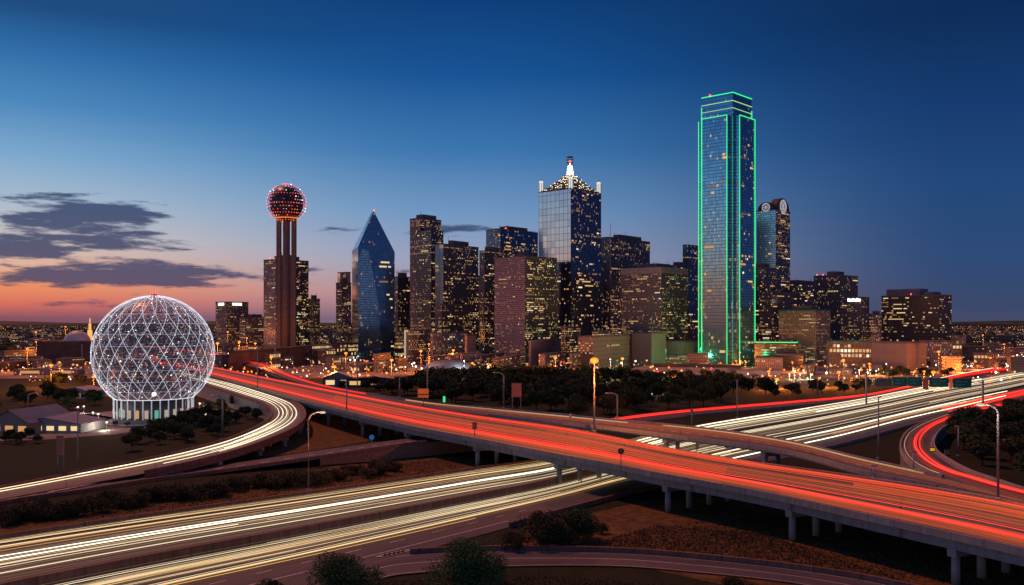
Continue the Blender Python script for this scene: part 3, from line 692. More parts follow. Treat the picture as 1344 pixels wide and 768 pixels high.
def building(name, label, x0, xc, x1, yt, Y, th=42, fl='dark_grid', fr=None, p=.1, pr=None, K=24, parapet=1.4, pent=None, roof=roof_grey, z0=0, maxd=None, beacon=0, runs=.72, wts=(5, 3, 3, 4, 1), zmin=0, cat='building', group=None, top=None):
    BC[0] += 1; fr = fr or fl; pr = p if pr is None else pr
    c, dl, dr, wl, wr = frame_of(x0, xc, x1, Y, th)
    if wr == 24.: fl, fr, p, pr = fr, fl, pr, p
    if maxd: wl, wr = min(wl, maxd), min(wr, maxd)
    h = ZT(yt, Y) - z0
    b = thing(name, label, cat, (0, 0, 0), 0, group)
    q = rect(c, dl, dr, 0, wl, 0, wr); m = MB()
    for i, mi in ((0, 1), (1, 2), (2, 2), (3, 0)):
        a, e = q[i], q[(i + 1) % 4]; L = math.hypot(e[0] - a[0], e[1] - a[1])
        m.face([(*a, z0), (*e, z0), (*e, z0 + h), (*a, z0 + h)], mi, [(0, 0), (L, 0), (L, h), (0, h)])
    m.face([(*s_, z0 + h - .01) for s_ in q], 2)
    m.build('wall', [fa[fl], fa[fr], concrete_dark], b)
    rm = MB(); rm.prism(rect(c, dl, dr, -.3, wl + .3, -.3, wr + .3), z0 + h, z0 + h + parapet)
    rf = rm.build('roof', top or roof, b)
    rr = random.Random(BC[0])
    if pent is None: pent = h > 40
    if pent:
        a = .2 + .2 * rr.random(); e = .7 + .2 * rr.random(); ph = min(6, h * .04 + 2)
        pm = MB(); pm.prism(rect(c, dl, dr, wl * a, wl * e, wr * a, wr * e), z0 + h + parapet, z0 + h + parapet + ph); pm.build('plant_room', concrete_dark, rf)
        for _ in range(4):
            u = MB(); s_ = c + dl * wl * rr.uniform(.1, .9) + dr * wr * rr.uniform(.1, .9); u.tube([(s_.x, s_.y, z0 + h), (s_.x, s_.y, z0 + h + parapet + ph * rr.uniform(.8, 1.9))], .25, 5)
            u.build('roof_mast', metal_dark, rf)
    for _ in range(beacon):
        s_ = c + dl * wl * rr.uniform(.0, .9) + dr * wr * rr.uniform(.0, .2); bm = MB(); bm.ball((s_.x, s_.y, z0 + h + parapet + 1.2), .9); bm.tube([(s_.x, s_.y, z0 + h + parapet - .1), (s_.x, s_.y, z0 + h + parapet + 1)], .2, 5); bm.build('beacon', beacon_red, b)
    fk = K * wl / (wl + wr); sd = BC[0] * 10
    if p: lit(b, q[3], q[0], z0, h, fl, p, int(fk), sd, runs=runs, wts=wts, zmin=zmin)
    if pr: lit(b, q[0], q[1], z0, h, fr, pr, K - int(fk), sd + 1, runs=runs, wts=wts, zmin=zmin)
    return b, c, dl, dr, wl, wr, h
# -- left end of the skyline
r = building('office_block', 'brown block with two small lit white roof signs left of the ball tower', 283, 298, 326, 397, 1500, 40, 'brown_grid', p=.05, K=30, pent=False)
b, c, dl, dr, wl, wr, h = r
m = MB()
for l0, l1 in ((.25, .75),):
    for k in range(4):
        a = c + dl * wl * (l0 + (l1 - l0) * k / 4) - dr * .6; m.box(-3.2, 0, -.5, 0, h - 4.5, h - .8, 0, Matrix.Translation((a.x, a.y, 0)) @ Matrix.Rotation(math.atan2(-dl.y, -dl.x), 4, 'Z'))
m.build('roof_sign', white_small, b)
m = MB()
for k in range(5):
    a = c + dr * wr * (.25 + .09 * k) - dl * .0; m.box(0, 2.6, -.6, -.1, h - 4.5, h - .8, 0, Matrix.Translation((a.x, a.y, 0)) @ Matrix.Rotation(math.atan2(dr.y, dr.x), 4, 'Z'))
m.build('roof_sign', white_small, b)
building('office_block', 'low dark block between the brown signed block and the ball tower', 314, 322, 350, 417, 1480, 40, 'brown_grid', p=.06, K=16)
building('slab_tower', 'pale grey slab tower standing behind the shaft of the ball tower', 346, 362, 405, 341, 1380, 40, 'rib_tan', 'dark_grid', p=.08, pr=.32, K=90, beacon=2, wts=(4, 2, 6, 3, 1))
building('office_block', 'small dark block right of the ball tower behind its slab tower', 404, 412, 420, 393, 1420, 42, 'brown_grid', p=.12, K=30)
building('office_tower', 'slim tower with a mirrored upper box left of the blue pointed tower', 441, 449, 461, 372, 1400, 42, 'brown_grid', p=.1, pr=.2, K=50)
building('glass_cube', 'mirrored glass box rising behind the slim tower left of the pointed tower', 443, 455, 460, 358, 1430, 42, 'mirror_glass', p=0, K=0, pent=False)
# -- ball tower
tw = thing('observation_tower', 'tall round concrete tower topped by a ball studded with red and white lamps', 'tower', Q(376, 1300))
m = MB()
Yt = 1300; zs = ZT(267, Yt); rb = 25.5 * Yt / F; wsh = 13.2 * Yt / F
shaft_m = rough_mat('shaft_concrete', C(.14, .12, .115), C(.20, .175, .165), .3, .9)
for s_ in (-1, 1):
    m = MB(); m.box(7.6 if s_ > 0 else -13.8, 13.8 if s_ > 0 else -7.8, -3, 3, 0, zs - rb * .75); m.build('shaft', shaft_m, tw)
m = MB(); m.tube([(0, 0, 0), (0, 0, zs - rb * .7)], 5.0, 20); m.build('core_shaft', shaft_m, tw)
m = MB(); m.box(-wsh + 1, wsh - 1, -.8, 4.8, 0, ZT(335, Yt)); m.build('lower_shaft', shaft_m, tw)
m = MB(); m.ball((0, 0, zs), rb * .86, 0, 40, 24); bl = m.build('ball', rough_mat('ball_shell', C(.03, .035, .05), C(.06, .06, .08), .2, .35), tw)
m = MB()
for i in range(1, 18):
    p_ = math.pi * i / 18; m.tube([(rb * .95 * math.sin(p_) * math.cos(a_ * math.pi / 18), rb * .95 * math.sin(p_) * math.sin(a_ * math.pi / 18), zs + rb * .95 * math.cos(p_)) for a_ in range(37)], .18, 4, caps=False)
for a_ in range(24):
    m.tube([(rb * .95 * math.sin(math.pi * i / 18) * math.cos(a_ * math.pi / 12), rb * .95 * math.sin(math.pi * i / 18) * math.sin(a_ * math.pi / 12), zs + rb * .95 * math.cos(math.pi * i / 18)) for i in range(1, 18)], .18, 4, caps=False)
m.build('ball_lattice', metal_dark, tw)
m = MB(); rr = random.Random(5)
for i in range(0, 17):
    p_ = math.pi * (i + .6) / 18.5; n_ = max(6, int(44 * math.sin(p_)))
    for k in range(n_):
        a_ = 2 * math.pi * (k + .5 * (i % 2)) / n_
        mi = rr.choices([0, 1, 2, 3, 4], [2, 1, 3, 2, 1] if i % 3 else [6, 3, 1, 1, 0])[0]
        if i % 3 and rr.random() < .45: continue
        if i > 13: mi = 3 if rr.random() < .7 else 0
        edge = abs(math.cos(a_)) * math.sin(p_)
        m.octa((rb * math.sin(p_) * math.cos(a_), rb * math.sin(p_) * math.sin(a_), zs + rb * math.cos(p_)), (.85 if mi < 1 else .75) * rr.uniform(.6, 1.2), mi)
tag(m.build('ball_lamps', [pink_small, red_small, lilac_small, sodium_small, white_small], tw), kind='stuff')
m = MB(); m.tube([(0, 0, zs - rb * .78), (0, 0, zs - rb * .75)], rb * .62, 32); m.build('lit_rim', emit_mat('rim_glow', (1, .2, .06), 1.0), tw)
m = MB(); m.tube([(0, 0, 1.), (0, 0, 11)], 26, 28); m.build('base', tan_wall, tw)
# -- pointed blue glass tower
Yp = 1150; pt = thing('pointed_tower', 'blue glass tower with a sharp wedge shaped peak and slanting facets', 'skyscraper')
cL, cR, ap = Q(470, Yp), Q(518, Yp + 30), Q(491, Yp + 12); zL, zR, zA = ZT(324, Yp), ZT(331, Yp + 30), ZT(277, Yp + 12)
back = Vector((-46, 34, 0)); cB = Q(457.5, Yp + 30)
back = cB - cL; dR = cR - cL; L = dR.length; s_ = (ap - cL).dot(dR) / L
bk = Vector((back.x, back.y, 0)); apF = cL + dR * (s_ / L); deep = bk + Vector((0, 26, 0))
f = lambda v, z: (v.x, v.y, z)
m = MB()
m.face([f(cL, 0), f(cR, 0), f(cR, zR), f(apF, zA), f(cL, zL)], 0, [(0, 0), (L, 0), (L, zR), (s_, zA), (0, zL)])
bL = cL + deep; bR = cR + deep; bA = apF + Vector((-5, 14, 0)); 
m.face([f(bL, 0), f(cL, 0), f(cL, zL), f(bL, zL - 1)], 1, [(0, 0), (deep.length, 0), (deep.length, zL), (0, zL)])
m.face([f(cL, zL), f(apF, zA), f(bA, zA), f(bL, zL - 1)], 1, [(0, 0), (50, 0), (50, 9), (0, 9)])
m.face([f(cR, zR), f(bR, zR), f(bA, zA), f(apF, zA)], 0, [(0, 0), (30, 0), (30, 60), (0, 60)])
m.face([f(cR, 0), f(bR, 0), f(bR, zR), f(cR, zR)], 0, [(0, 0), (30, 0), (30, zR), (0, zR)])
m.face([f(bR, 0), f(bL, 0), f(bL, zL - 1), f(bA, zA), f(bR, zR)], 0)
m.build('wall', [fa['blue_glass'], fa['mirror_glass']], pt)
# the lower facet leaning out of the main face
m = MB(); n_ = Vector((dR.y, -dR.x, 0)).normalized(); fo = []
for (u, v) in ((.0, .0), (.60, .0), (.60, .22), (.57, .42), (.50, .60), (.38, .80), (.28, .97), (.10, .985), (.0, .90)): fo.append((u * L, v * zL))
m.face([f(cL + dR * (u / L) + n_ * .35, v) for u, v in fo], 0, fo)
for i in range(len(fo)):
    (u, v), (u2, v2) = fo[i], fo[(i + 1) % len(fo)]
    m.face([f(cL + dR * (u2 / L) + n_ * .35, v2), f(cL + dR * (u / L) + n_ * .35, v), f(cL + dR * (u / L) + n_ * .02, v), f(cL + dR * (u2 / L) + n_ * .02, v2)])
m.build('slanting_facet', fa['tower_glass_dark'], pt)
lit(pt, (cL.x, cL.y), (cR.x, cR.y), 0, min(zL, zR), 'blue_glass', .07, 70, 99, runs=.75, wts=(3, 1, 6, 3, 1))
m = MB(); m.ball((apF.x, apF.y + 3, zA + 1.5), .8); m.tube([(apF.x, apF.y + 3, zA - .3), (apF.x, apF.y + 3, zA + 1)], .2, 5); m.build('beacon', beacon_red, pt)
building('office_block', 'dark block seen between the pointed tower and the stepped tower', 515, 522, 541, 364, 1350, 42, 'navy_glass', p=.04, K=20)
building('stepped_tower', 'tall stepped brown tower with ribbed left side right of the pointed tower', 538, 552, 579, 288, 1290, 40, 'rib_tan', 'dark_grid', p=.05, pr=.16, K=80, parapet=2.5)
building('tower_wing', 'lower shoulder wing against the tall stepped brown tower', 548, 566, 582, 303, 1270, 40, 'dark_grid', p=.1, pr=.18, K=40)
b9 = building('office_tower', 'wide dark flat topped tower with many lit floors right of the stepped brown tower', 571, 582, 628, 321, 1180, 36, 'mirror_glass', 'dark_grid', p=.0, pr=.28, K=90, wts=(6, 4, 4, 2, 0), runs=.6)
building('tower_base_wing', 'dark wing at the foot of the wide lit floor tower', 574, 580, 620, 400, 1160, 36, 'dark_grid', p=.05, pr=.1, K=20, pent=False)
building('office_tower', 'dark glass tower behind the pinkish block, with a reflective left side', 638, 657, 706, 301, 1350, 42, 'navy_glass', 'navy_glass', p=.03, pr=.14, K=50, beacon=2)
building('office_tower', 'narrow black tower left of the pinkish block', 629, 636, 662, 330, 1260, 42, 'dark_grid', p=.06, pr=.12, K=40)
building('office_block', 'thin pale slab seen behind the narrow black tower', 626, 629, 636, 368, 1420, 42, 'tan_rows', p=.05, K=8)
building('concrete_tower', 'pinkish concrete grid tower with a darker greenish right side', 649, 689, 731, 337, 1080, 44, 'pink_grid', 'green_grid', p=.10, pr=.26, K=100, wts=(5, 2, 5, 5, 1))
# -- crowned tower
r = building('crowned_tower', 'tall glass tower with a white lit lantern spire and corner lanterns on its roof', 707, 749, 789, 248, 1150, 43, 'mirror_glass', 'navy_glass', p=.008, pr=.10, K=100, pent=False, parapet=2)
b, c, dl, dr, wl, wr, h = r
# dark lower cladding in front of the mirrored left wall
zc = ZT(343, 1150)
m = MB(); q = rect(c, dl, dr, -.6, wl + .6, -.6, 8); m.prism(q, 0, zc); m.build('lower_cladding', fa['navy_glass'], b)
lit(b, q[3], q[0], 0, zc, 'navy_glass', .10, 40, 555)
mid = c + dl * wl * .5 + dr * wr * .5; z = h + 2
Mx = Matrix.Translation((mid.x, mid.y, 0)) @ Matrix.Rotation(math.atan2(dr.y, dr.x), 4, 'Z')
m = MB()
for k, s_ in enumerate((.40, .33, .25, .18, .12)): m.box(-wr * s_, wr * s_, -wl * s_, wl * s_, z + k * 4.2, z + (k + 1) * 4.2, 0, Mx)
cr_ = m.build('crown', fa['office_small'], b)
m = MB(); q_ = random.Random(8)
for k, s_ in enumerate((.40, .33, .25, .18, .12)):
    for j in range(15):
        for e_ in range(2):
            u = -1 + 2 * j / 14; v_ = Vector((u * wr * s_, -wl * s_ - .2, z + k * 4.2 + q_.uniform(.8, 3.6))) if e_ else Vector((-wr * s_ - .2, u * wl * s_, z + k * 4.2 + q_.uniform(.8, 3.6)))
            if q_.random() < .75: m.octa(Mx @ v_, q_.uniform(.35, .7))
tag(m.build('crown_lamps', warm_white, cr_), kind='stuff')
sm = ZT(231, 1170)
m = MB(); m.tube([(mid.x, mid.y, z + 20), (mid.x, mid.y, sm + 14)], 5.2, 10, r1=3.6); m.ball((mid.x, mid.y, sm + 14), 3.6, 0, 12, 6, 1.2); m.tube([(mid.x, mid.y, sm + 15), (mid.x, mid.y, ZT(210, 1170))], 1.6, 8, r1=.5)
m.build('spire', warm_white, b)
m = MB()
for k in range(8):
    m.tube([(mid.x, mid.y, z + 20 + k * 3.6), (mid.x, mid.y, z + 20.7 + k * 3.6)], 4.7, 10)
m.build('spire_rings', metal_dark, b)
m = MB(); m.ball((mid.x, mid.y, ZT(208, 1170)), 1.6); m.build('beacon', beacon_red, b)
for l_, r_ in ((.04, .04), (.04, .96), (.96, .04), (.96, .96)):
    s_ = c + dl * wl * l_ + dr * wr * r_; m = MB()
    m.tube([(s_.x, s_.y, h + 1), (s_.x, s_.y, h + 12)], 3.3, 10, 0); m.ball((s_.x, s_.y, h + 12), 3.3, 0, 10, 5, 1.3)
    ln = m.build('corner_lantern', emit_mat('lantern_glow', (.85, .9, .8), .9) if 'lantern_glow' not in MATS else MATS['lantern_glow'], b)
    m = MB()
    for k in range(8): m.tube([(s_.x + 3.5 * math.cos(k * .785), s_.y + 3.5 * math.sin(k * .785), h + 1), (s_.x + 3.5 * math.cos(k * .785), s_.y + 3.5 * math.sin(k * .785), h + 13)], .35, 4)
    m.tube([(s_.x, s_.y, h + 15.6), (s_.x, s_.y, h + 19)], .9, 6, r1=.1); m.build('lantern_frame', metal_dark, ln)
building('office_tower', 'dark ribbed tower with a flat top, right of the crowned tower', 786, 800, 853, 312, 1300, 40, 'rib_dark', p=.05, pr=.2, K=70, beacon=1, wts=(4, 3, 3, 6, 0))
m = MB(); a_ = Q(801, 1255); m.tube([(a_.x, a_.y, 0), (a_.x, a_.y, ZT(293, 1255))], .9, 6, r1=.4); o = m.build('mast', metal_pole); tag(o, 'tall thin mast standing before the dark ribbed tower', 'antenna')
building('brick_tower', 'small brown tower with bright gold windows at the foot of the dark ribbed tower', 792, 801, 816, 374, 1210, 40, 'rib_dark', 'office_small', p=.1, pr=.3, K=40)
building('office_block', 'brown block with rows of lit windows and a green tinted right side', 815, 868, 903, 358, 1080, 44, 'brown_grid', 'green_grid', p=.17, pr=.16, K=100, top=concrete, parapet=7, wts=(6, 4, 5, 5, 1))
building('office_tower', 'dark block peeking out behind the green tinted block', 868, 884, 918, 349, 1300, 42, 'navy_glass', p=.05, K=24)
building('glass_cube', 'small pale glass box beside the green edged tower', 896, 903, 918, 322, 1420, 42, 'navy_glass', 'navy_glass', p=.02, K=4, pent=False)
# -- green edged tower
c, dl, dr, wl, wr = frame_of(920.5, 962, 987, 1000, 43)
gt = thing('neon_edged_tower', 'tallest glass tower outlined in bright green neon from base to stepped top', 'skyscraper')
o_ = 5.5; n_ = 5.5 + 4.0     # body stands out past the crown, with notched corners
zb = ZT(147, 985); zt_ = ZT(121, 1000)
def pt2(l, r_): v = c + dl * l + dr * r_; return (v.x, v.y)
W, V = wl, wr
body = [(-o_, n_ - o_), (-o_, V + o_ - n_), (0, V + o_ - n_), (0, V + .0), (n_ - o_, V), (n_ - o_, V + o_), (W + o_ - n_, V + o_), (W + o_ - n_, V), (W, V), (W, V + o_ - n_), (W + o_, V + o_ - n_), (W + o_, n_ - o_), (W, n_ - o_), (W, 0), (W + o_ - n_, 0), (W + o_ - n_, -o_), (n_ - o_, -o_), (n_ - o_, 0), (0, 0), (0, n_ - o_)]
poly = [pt2(*q) for q in body]
m = MB(); n = len(poly)
for i in range(n):
    a, e = poly[i], poly[(i + 1) % n]; L = math.hypot(e[0] - a[0], e[1] - a[1])
    la, lb = body[i], body[(i + 1) % n]
    mi = 0 if la[1] == lb[1] else 1
    m.face([(*a, 0), (*e, 0), (*e, zb), (*a, zb)], mi, [(0, 0), (L, 0), (L, zb), (0, zb)])
m.face([(*q, zb) for q in poly], 1)
m.build('wall', [fa['tower_glass'], fa['tower_glass_dark']], gt)
m = MB(); q = rect(c, dl, dr, .5, W - .5, .5, V - .5)
for i in range(4):
    a, e = q[i], q[(i + 1) % 4]; L = math.hypot(e[0] - a[0], e[1] - a[1]); m.face([(*a, zb), (*e, zb), (*e, zt_), (*a, zt_)], 0 if i in (1, 3) else 1, [(0, zb), (L, zb), (L, zt_), (0, zt_)])
m.face([(*s_, zt_) for s_ in q], 1); m.build('crown', [fa['tower_glass'], fa['tower_glass_dark']], gt)
def vt(l, r_): v = c + dl * l + dr * r_; return v
def neon(nm, segs, rad=.42, mat=neon_green):
    m = MB()
    for s_ in segs: m.tube([(p_[0].x, p_[0].y, p_[1]) for p_ in s_], rad, 5)
    m.build(nm, mat, gt)
e = .5
for (l, r_) in ((-o_ - e, n_ - o_), (-o_ - e, V + o_ - n_), (n_ - o_, -o_ - e), (W + o_ - n_, -o_ - e), (W + o_ + e, n_ - o_)):
    neon('neon_edge', [[(vt(l, r_), 3), (vt(l, r_), zb)]])
neon('neon_edge', [[(vt(-o_ - e, n_ - o_), zb), (vt(-o_ - e, V + o_ - n_), zb)]]); neon('neon_edge', [[(vt(n_ - o_, -o_ - e), zb), (vt(W + o_ - n_, -o_ - e), zb)]])
neon('neon_edge', [[(vt(W - .2, 0), zb), (vt(W - .2, 0), ZT(137, 1010))]]); neon('neon_edge', [[(vt(0, V - .2), zb), (vt(0, V - .2), ZT(140, 1010))]])
for zz, mt, rd in ((zt_, neon_green, .45), (zt_ - 9, neon_soft, .32), (zt_ - 17, neon_soft, .26)):
    neon('neon_band', [[(vt(W, 0), zz), (vt(0, 0), zz), (vt(0, V), zz)]], rd, mt)
lit(gt, pt2(W + o_ - n_, -o_), pt2(n_ - o_, -o_), 0, zb, 'tower_glass', .035, 60, 71, runs=.6, wts=(4, 3, 1, 3, 1))
lit(gt, pt2(-o_, n_ - o_), pt2(-o_, V + o_ - n_), 0, zb, 'tower_glass_dark', .06, 60, 72, runs=.6, wts=(5, 5, 1, 2, 1))
for k in range(6):
    m = MB(); s_ = vt(W * (.2 + .13 * k), V * (.3 + .07 * k)); m.tube([(s_.x, s_.y, zt_), (s_.x, s_.y, zt_ + 3 + k % 3)], .3, 5); m.build('roof_mast', metal_dark, gt)
m = MB(); s_ = vt(W * .75, 2); m.ball((s_.x, s_.y, zt_ + 2), 1.0); m.tube([(s_.x, s_.y, zt_), (s_.x, s_.y, zt_ + 1.2)], .2, 5); m.build('beacon', beacon_red, gt)
# -- tower with round gables
r = building('round_gabled_tower', 'dark tower with round arched gables and white lit rosettes at the top', 993, 1018, 1037, 276, 1260, 42, 'tower_glass_dark', 'dark_grid', p=.02, pr=.14, K=70, pent=False, parapet=1.5)
b, c, dl, dr, wl, wr, h = r
def arch(parent, a, d, L, out, z, dep):
    n_ = 14; R0 = L / 2; m = MB(); P0 = []
    for k in range(n_ + 1):
        an = math.pi * k / n_; P0.append(a + d * (R0 - R0 * math.cos(an)) + Vector((0, 0, z + R0 * .85 * math.sin(an))))
    back = -out * dep
    m.face(P0, 0); m.face([p_ + back for p_ in reversed(P0)], 0)
    for k in range(n_): m.face([P0[k], P0[k] + back, P0[k+1] + back, P0[k+1]], 0)
    m.build('arched_gable', fa['navy_glass'], parent)
    cc = a + d * R0 + Vector((0, 0, z + R0 * .28)) + out * .6; m = MB()
    ring = [cc + d * math.cos(q * math.pi / 10) * R0 * .42 + Vector((0, 0, math.sin(q * math.pi / 10) * R0 * .42)) for q in range(21)]
    m.tube(ring, R0 * .06, 6, caps=False)
    for q in range(8): m.tube([cc, cc + d * math.cos(q * math.pi / 4) * R0 * .36 + Vector((0, 0, math.sin(q * math.pi / 4) * R0 * .36))], R0 * .035, 5)
    m.build('rosette', colonnade_m, parent)
arch(b, c + dl * wl * .95 + dr * .2, -dl, wl * .9, -dr, h + 1.5, 10)
arch(b, c + dr * wr * .05 + dl * .2, dr, wr * .9, -dl, h + 1.5, 10)
building('office_block', 'dark block with scattered windows just right of the green edged tower', 984, 1005, 1020, 352, 1180, 42, 'dark_grid', p=.12, K=40)
building('office_block', 'low dark block between the round gabled tower and the boxy tower at right', 1018, 1040, 1082, 373, 1280, 42, 'band_dark', p=.06, pr=.10, K=40)
building('office_block', 'dark block in front of the round gabled tower', 996, 1012, 1050, 384, 1150, 42, 'dark_grid', 'band_dark', p=.12, pr=.1, K=30, pent=False)
building('office_tower', 'boxy dark tower with a purple tinted right side and red roof beacons', 1068, 1103, 1126, 362, 1230, 44, 'rib_dark', 'band_dark', p=.10, pr=.03, K=70, beacon=2)
r = building('office_block', 'narrow block carrying a bright white roof sign, right of the boxy tower', 1112, 1131, 1141, 391, 1190, 43, 'dark_grid', 'band_dark', p=.08, pr=.04, K=30, pent=False)
b, c, dl, dr, wl, wr, h = r; m = MB()
Ms = Matrix.Translation((c.x, c.y, 0)) @ Matrix.Rotation(math.atan2(-dl.y, -dl.x), 4, 'Z')
for k in range(9): m.box(-wl * (.95 - k * .1), -wl * (.95 - k * .1) + wl * .075, -.9, -.3, h - 4.5, h - .5 - (k % 3) * .5, 0, Ms)
m.build('roof_sign', white_small, b)
building('apartment_block', 'beige gridded apartment block with a green lit roof edge beside the neon edged tower', 1022, 1071, 1090, 408, 1020, 44, 'beige_hotel', 'beige_hotel', p=.06, pr=.05, K=70, roof=sign_green, wts=(3, 2, 8, 4, 2))
building('office_block', 'pale block in the gap left of the wide bronze office block', 1139, 1144, 1160, 413, 1400, 42, 'office_small', p=.05, K=10)
r = building('office_block', 'wide dark bronze office block with a pale blue rooftop box, standing apart at right', 1157, 1232, 1249, 388, 1120, 52, 'band_dark', 'band_dark', p=.17, pr=.05, K=90, pent=False, runs=.65, wts=(4, 2, 5, 3, 0), beacon=1)
b, c, dl, dr, wl, wr, h = r
m = MB(); m.prism(rect(c, dl, dr, wl * .36, wl * .96, wr * .2, wr * .8), h, h + 9.5); m.build('rooftop_box', roof_blue, b)
m = MB(); m.prism(rect(c, dl, dr, wl * .14, wl * .3, wr * .2, wr * .8), h, h + 5); m.build('rooftop_box', roof_blue, b)
# -- middle height buildings along the foot of the skyline
building('long_office', 'long low lit office front under the pointed tower', 398, 404, 531, 455, 1080, 22, 'lit_office', p=.3, pr=.5, K=60, pent=False, wts=(3, 1, 6, 2, 4))
r = building('gateway_building', 'brick block with a tall white lit gateway on its left side', 536, 541, 567, 434, 1060, 20, 'office_small', 'office_small', p=.03, K=14, pent=False)
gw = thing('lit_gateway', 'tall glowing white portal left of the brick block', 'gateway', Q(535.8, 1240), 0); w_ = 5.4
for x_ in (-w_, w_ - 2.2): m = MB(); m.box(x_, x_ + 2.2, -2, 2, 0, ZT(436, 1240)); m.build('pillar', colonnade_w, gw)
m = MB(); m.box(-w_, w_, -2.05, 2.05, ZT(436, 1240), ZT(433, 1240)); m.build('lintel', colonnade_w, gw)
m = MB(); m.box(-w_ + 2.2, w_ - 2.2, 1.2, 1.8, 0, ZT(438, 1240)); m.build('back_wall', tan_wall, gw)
building('civic_building', 'white ribbed civic building with bright windows below the wide lit floor tower', 565, 568, 614, 438, 1040, 18, 'rib_tan', 'rib_tan', p=.2, pr=.25, K=50, pent=False, wts=(3, 2, 6, 2, 5))
building('blank_tower_block', 'plain pinkish windowless block right of the white ribbed civic building', 610, 613, 625, 441, 1020, 18, 'plain_wall', p=0, K=0, pent=False)
building('blank_hall', 'plain brown windowless hall in front of the pinkish concrete tower', 694, 697, 738, 449, 960, 16, 'plain_wall', p=0, K=0, pent=False, top=concrete)
building('dark_office', 'dark block with a few greenish lit windows at the foot of the crowned tower', 736, 742, 762, 430, 1000, 20, 'dark_grid', 'dark_grid', p=.1, pr=.3, K=30, pent=False)
building('low_office', 'long tan office with rows of small square windows below the dark ribbed tower', 759, 778, 832, 443, 940, 24, 'office_small', 'tan_rows', p=.05, pr=.04, K=20, pent=False)
building('low_office', 'pale little rooftop block above the long tan office', 777, 780, 803, 436, 1000, 20, 'office_small', p=.2, K=10, pent=False)
building('blank_hall', 'plain tan block with a green lit right side, beside the long tan office', 829, 855, 874, 438, 1040, 46, 'plain_wall', p=0, K=0, pent=False)
building('blank_hall', 'pale windowless hall with a bright green side, left of the neon edged tower', 858, 896, 920, 449, 1060, 46, 'plain_wall', p=0, K=0, pent=False)
building('flat_hall', 'long flat roofed hall with a dark roof in front of the neon edged tower', 858, 864, 972, 483, 870, 12, 'plain_wall', p=0, K=0, pent=False, roof=dark_wall, parapet=2.5)
building('low_shed', 'low hall glowing orange at the foot of the neon edged tower', 966, 970, 1024, 487, 850, 12, 'plain_wall', p=0, K=0, pent=False)
r = building('glass_podium', 'low glass office with green lit roof edge right of the neon edged tower', 988, 994, 1046, 450, 1010, 18, 'band_dark', 'band_dark', p=.15, pr=.22, K=40, pent=False)
b, c, dl, dr, wl, wr, h = r; m = MB(); q = rect(c, dl, dr, -.6, wl, -.6, wr); m.tube([(*q[0], h + .4), (*q[1], h + .4)], .45, 5); m.tube([(*q[0], h + .4), (*q[3], h + .4)], .45, 5); m.build('neon_edge', neon_green, b)
building('office_block', 'low office with wide brightly lit floors right of the beige apartment block', 1088, 1091, 1143, 449, 960, 14, 'lit_office', 'lit_office', p=.2, pr=.35, K=40, pent=False, roof=sign_green, wts=(2, 1, 6, 2, 5))
building('blank_hall', 'long plain grey pink hall with a flat top right of the brightly lit low office', 1136, 1190, 1216, 451, 930, 52, 'plain_wall', 'plain_wall', p=0, K=0, pent=False)
building('low_office', 'ribbed low block glowing amber below the wide bronze office block', 1212, 1216, 1250, 449, 1000, 14, 'office_small', 'rib_tan', p=.1, pr=.1, K=30, pent=False)
building('garage', 'long dark wall like garage behind the red flyover at left centre', 280, 310, 560, 461, 900, 8, 'plain_wall', 'plain_wall', p=0, K=0, pent=False, roof=dark_wall) if False else None
r = building('long_warehouse', 'very long dark brown warehouse wall behind the red flyover', 300, 318, 545, 463, 880, 6, 'rib_dark', 'rib_dark', p=0, K=0, pent=False, roof=dark_wall)
for o in bpy.data.objects:
    if o.parent == r[0] and o.name.startswith('wall'): o.data.materials[0] = brown_wall; o.data.materials[1] = brown_wall
# scattered low blocks
lows = [  # x0, x1, ytop, Y, facade, label
 (0, 48, 462, 1150, 'brown_grid', 'low dark warehouse at far left edge with amber windows'), (-30, 62, 478, 900, 'band_dark', 'long low shed at the left edge before the dome building'),
 (0, 40, 436, 1900, 'office_small', 'distant low block on the far left horizon'), (44, 74, 432, 2300, 'office_small', 'distant pale block behind the white dome'),
 (126, 158, 440, 1700, 'office_small', 'low block just left of the sphere near the lit spire'), (240, 268, 446, 1600, 'brown_grid', 'low block seen right behind the sphere'),
 (262, 292, 456, 1300, 'office_small', 'small brown block under the brown signed block'), (296, 345, 452, 1350, 'brown_grid', 'low wide block in front of the brown signed block'),
 (404, 446, 436, 1500, 'office_small', 'pinkish lit block between the ball tower and slim tower'), (520, 545, 436, 1300, 'office_small', 'small block behind the white gateway'),
 (628, 662, 468, 960, 'office_small', 'low brown shop block before the pinkish tower'), (648, 694, 472, 900, 'brown_grid', 'low orange lit block at the foot of the pinkish tower'),
 (748, 768, 466, 900, 'office_small', 'small block beside the high mast lamp'), (1250, 1262, 446, 1100, 'lit_office', 'bright narrow building right of the wide bronze block'),
 (1263, 1296, 456, 1150, 'band_dark', 'dark windowless block near the right edge'), (1296, 1330, 452, 1400, 'office_small', 'low block on the right horizon with amber lights'),
 (1326, 1360, 458, 1250, 'office_small', 'low warehouse touching the right edge'), (1268, 1344, 441, 1800, 'band_dark', 'long low distant block along the right horizon'),
 (1236, 1262, 470, 900, 'office_small', 'little block behind the green road signs'), (1150, 1180, 438, 1500, 'office_small', 'distant block seen over the plain grey pink hall'),
 (1088, 1118, 486, 850, 'office_small', 'small shop block under the brightly lit low office'), (560, 600, 470, 900, 'office_small', 'low shop block before the white ribbed civic building'),
 (1300, 1344, 474, 950, 'brown_grid', 'brown depot by the red far road at right edge'), (22, 60, 452, 1400, 'office_small', 'low block left of the brown dome building')]
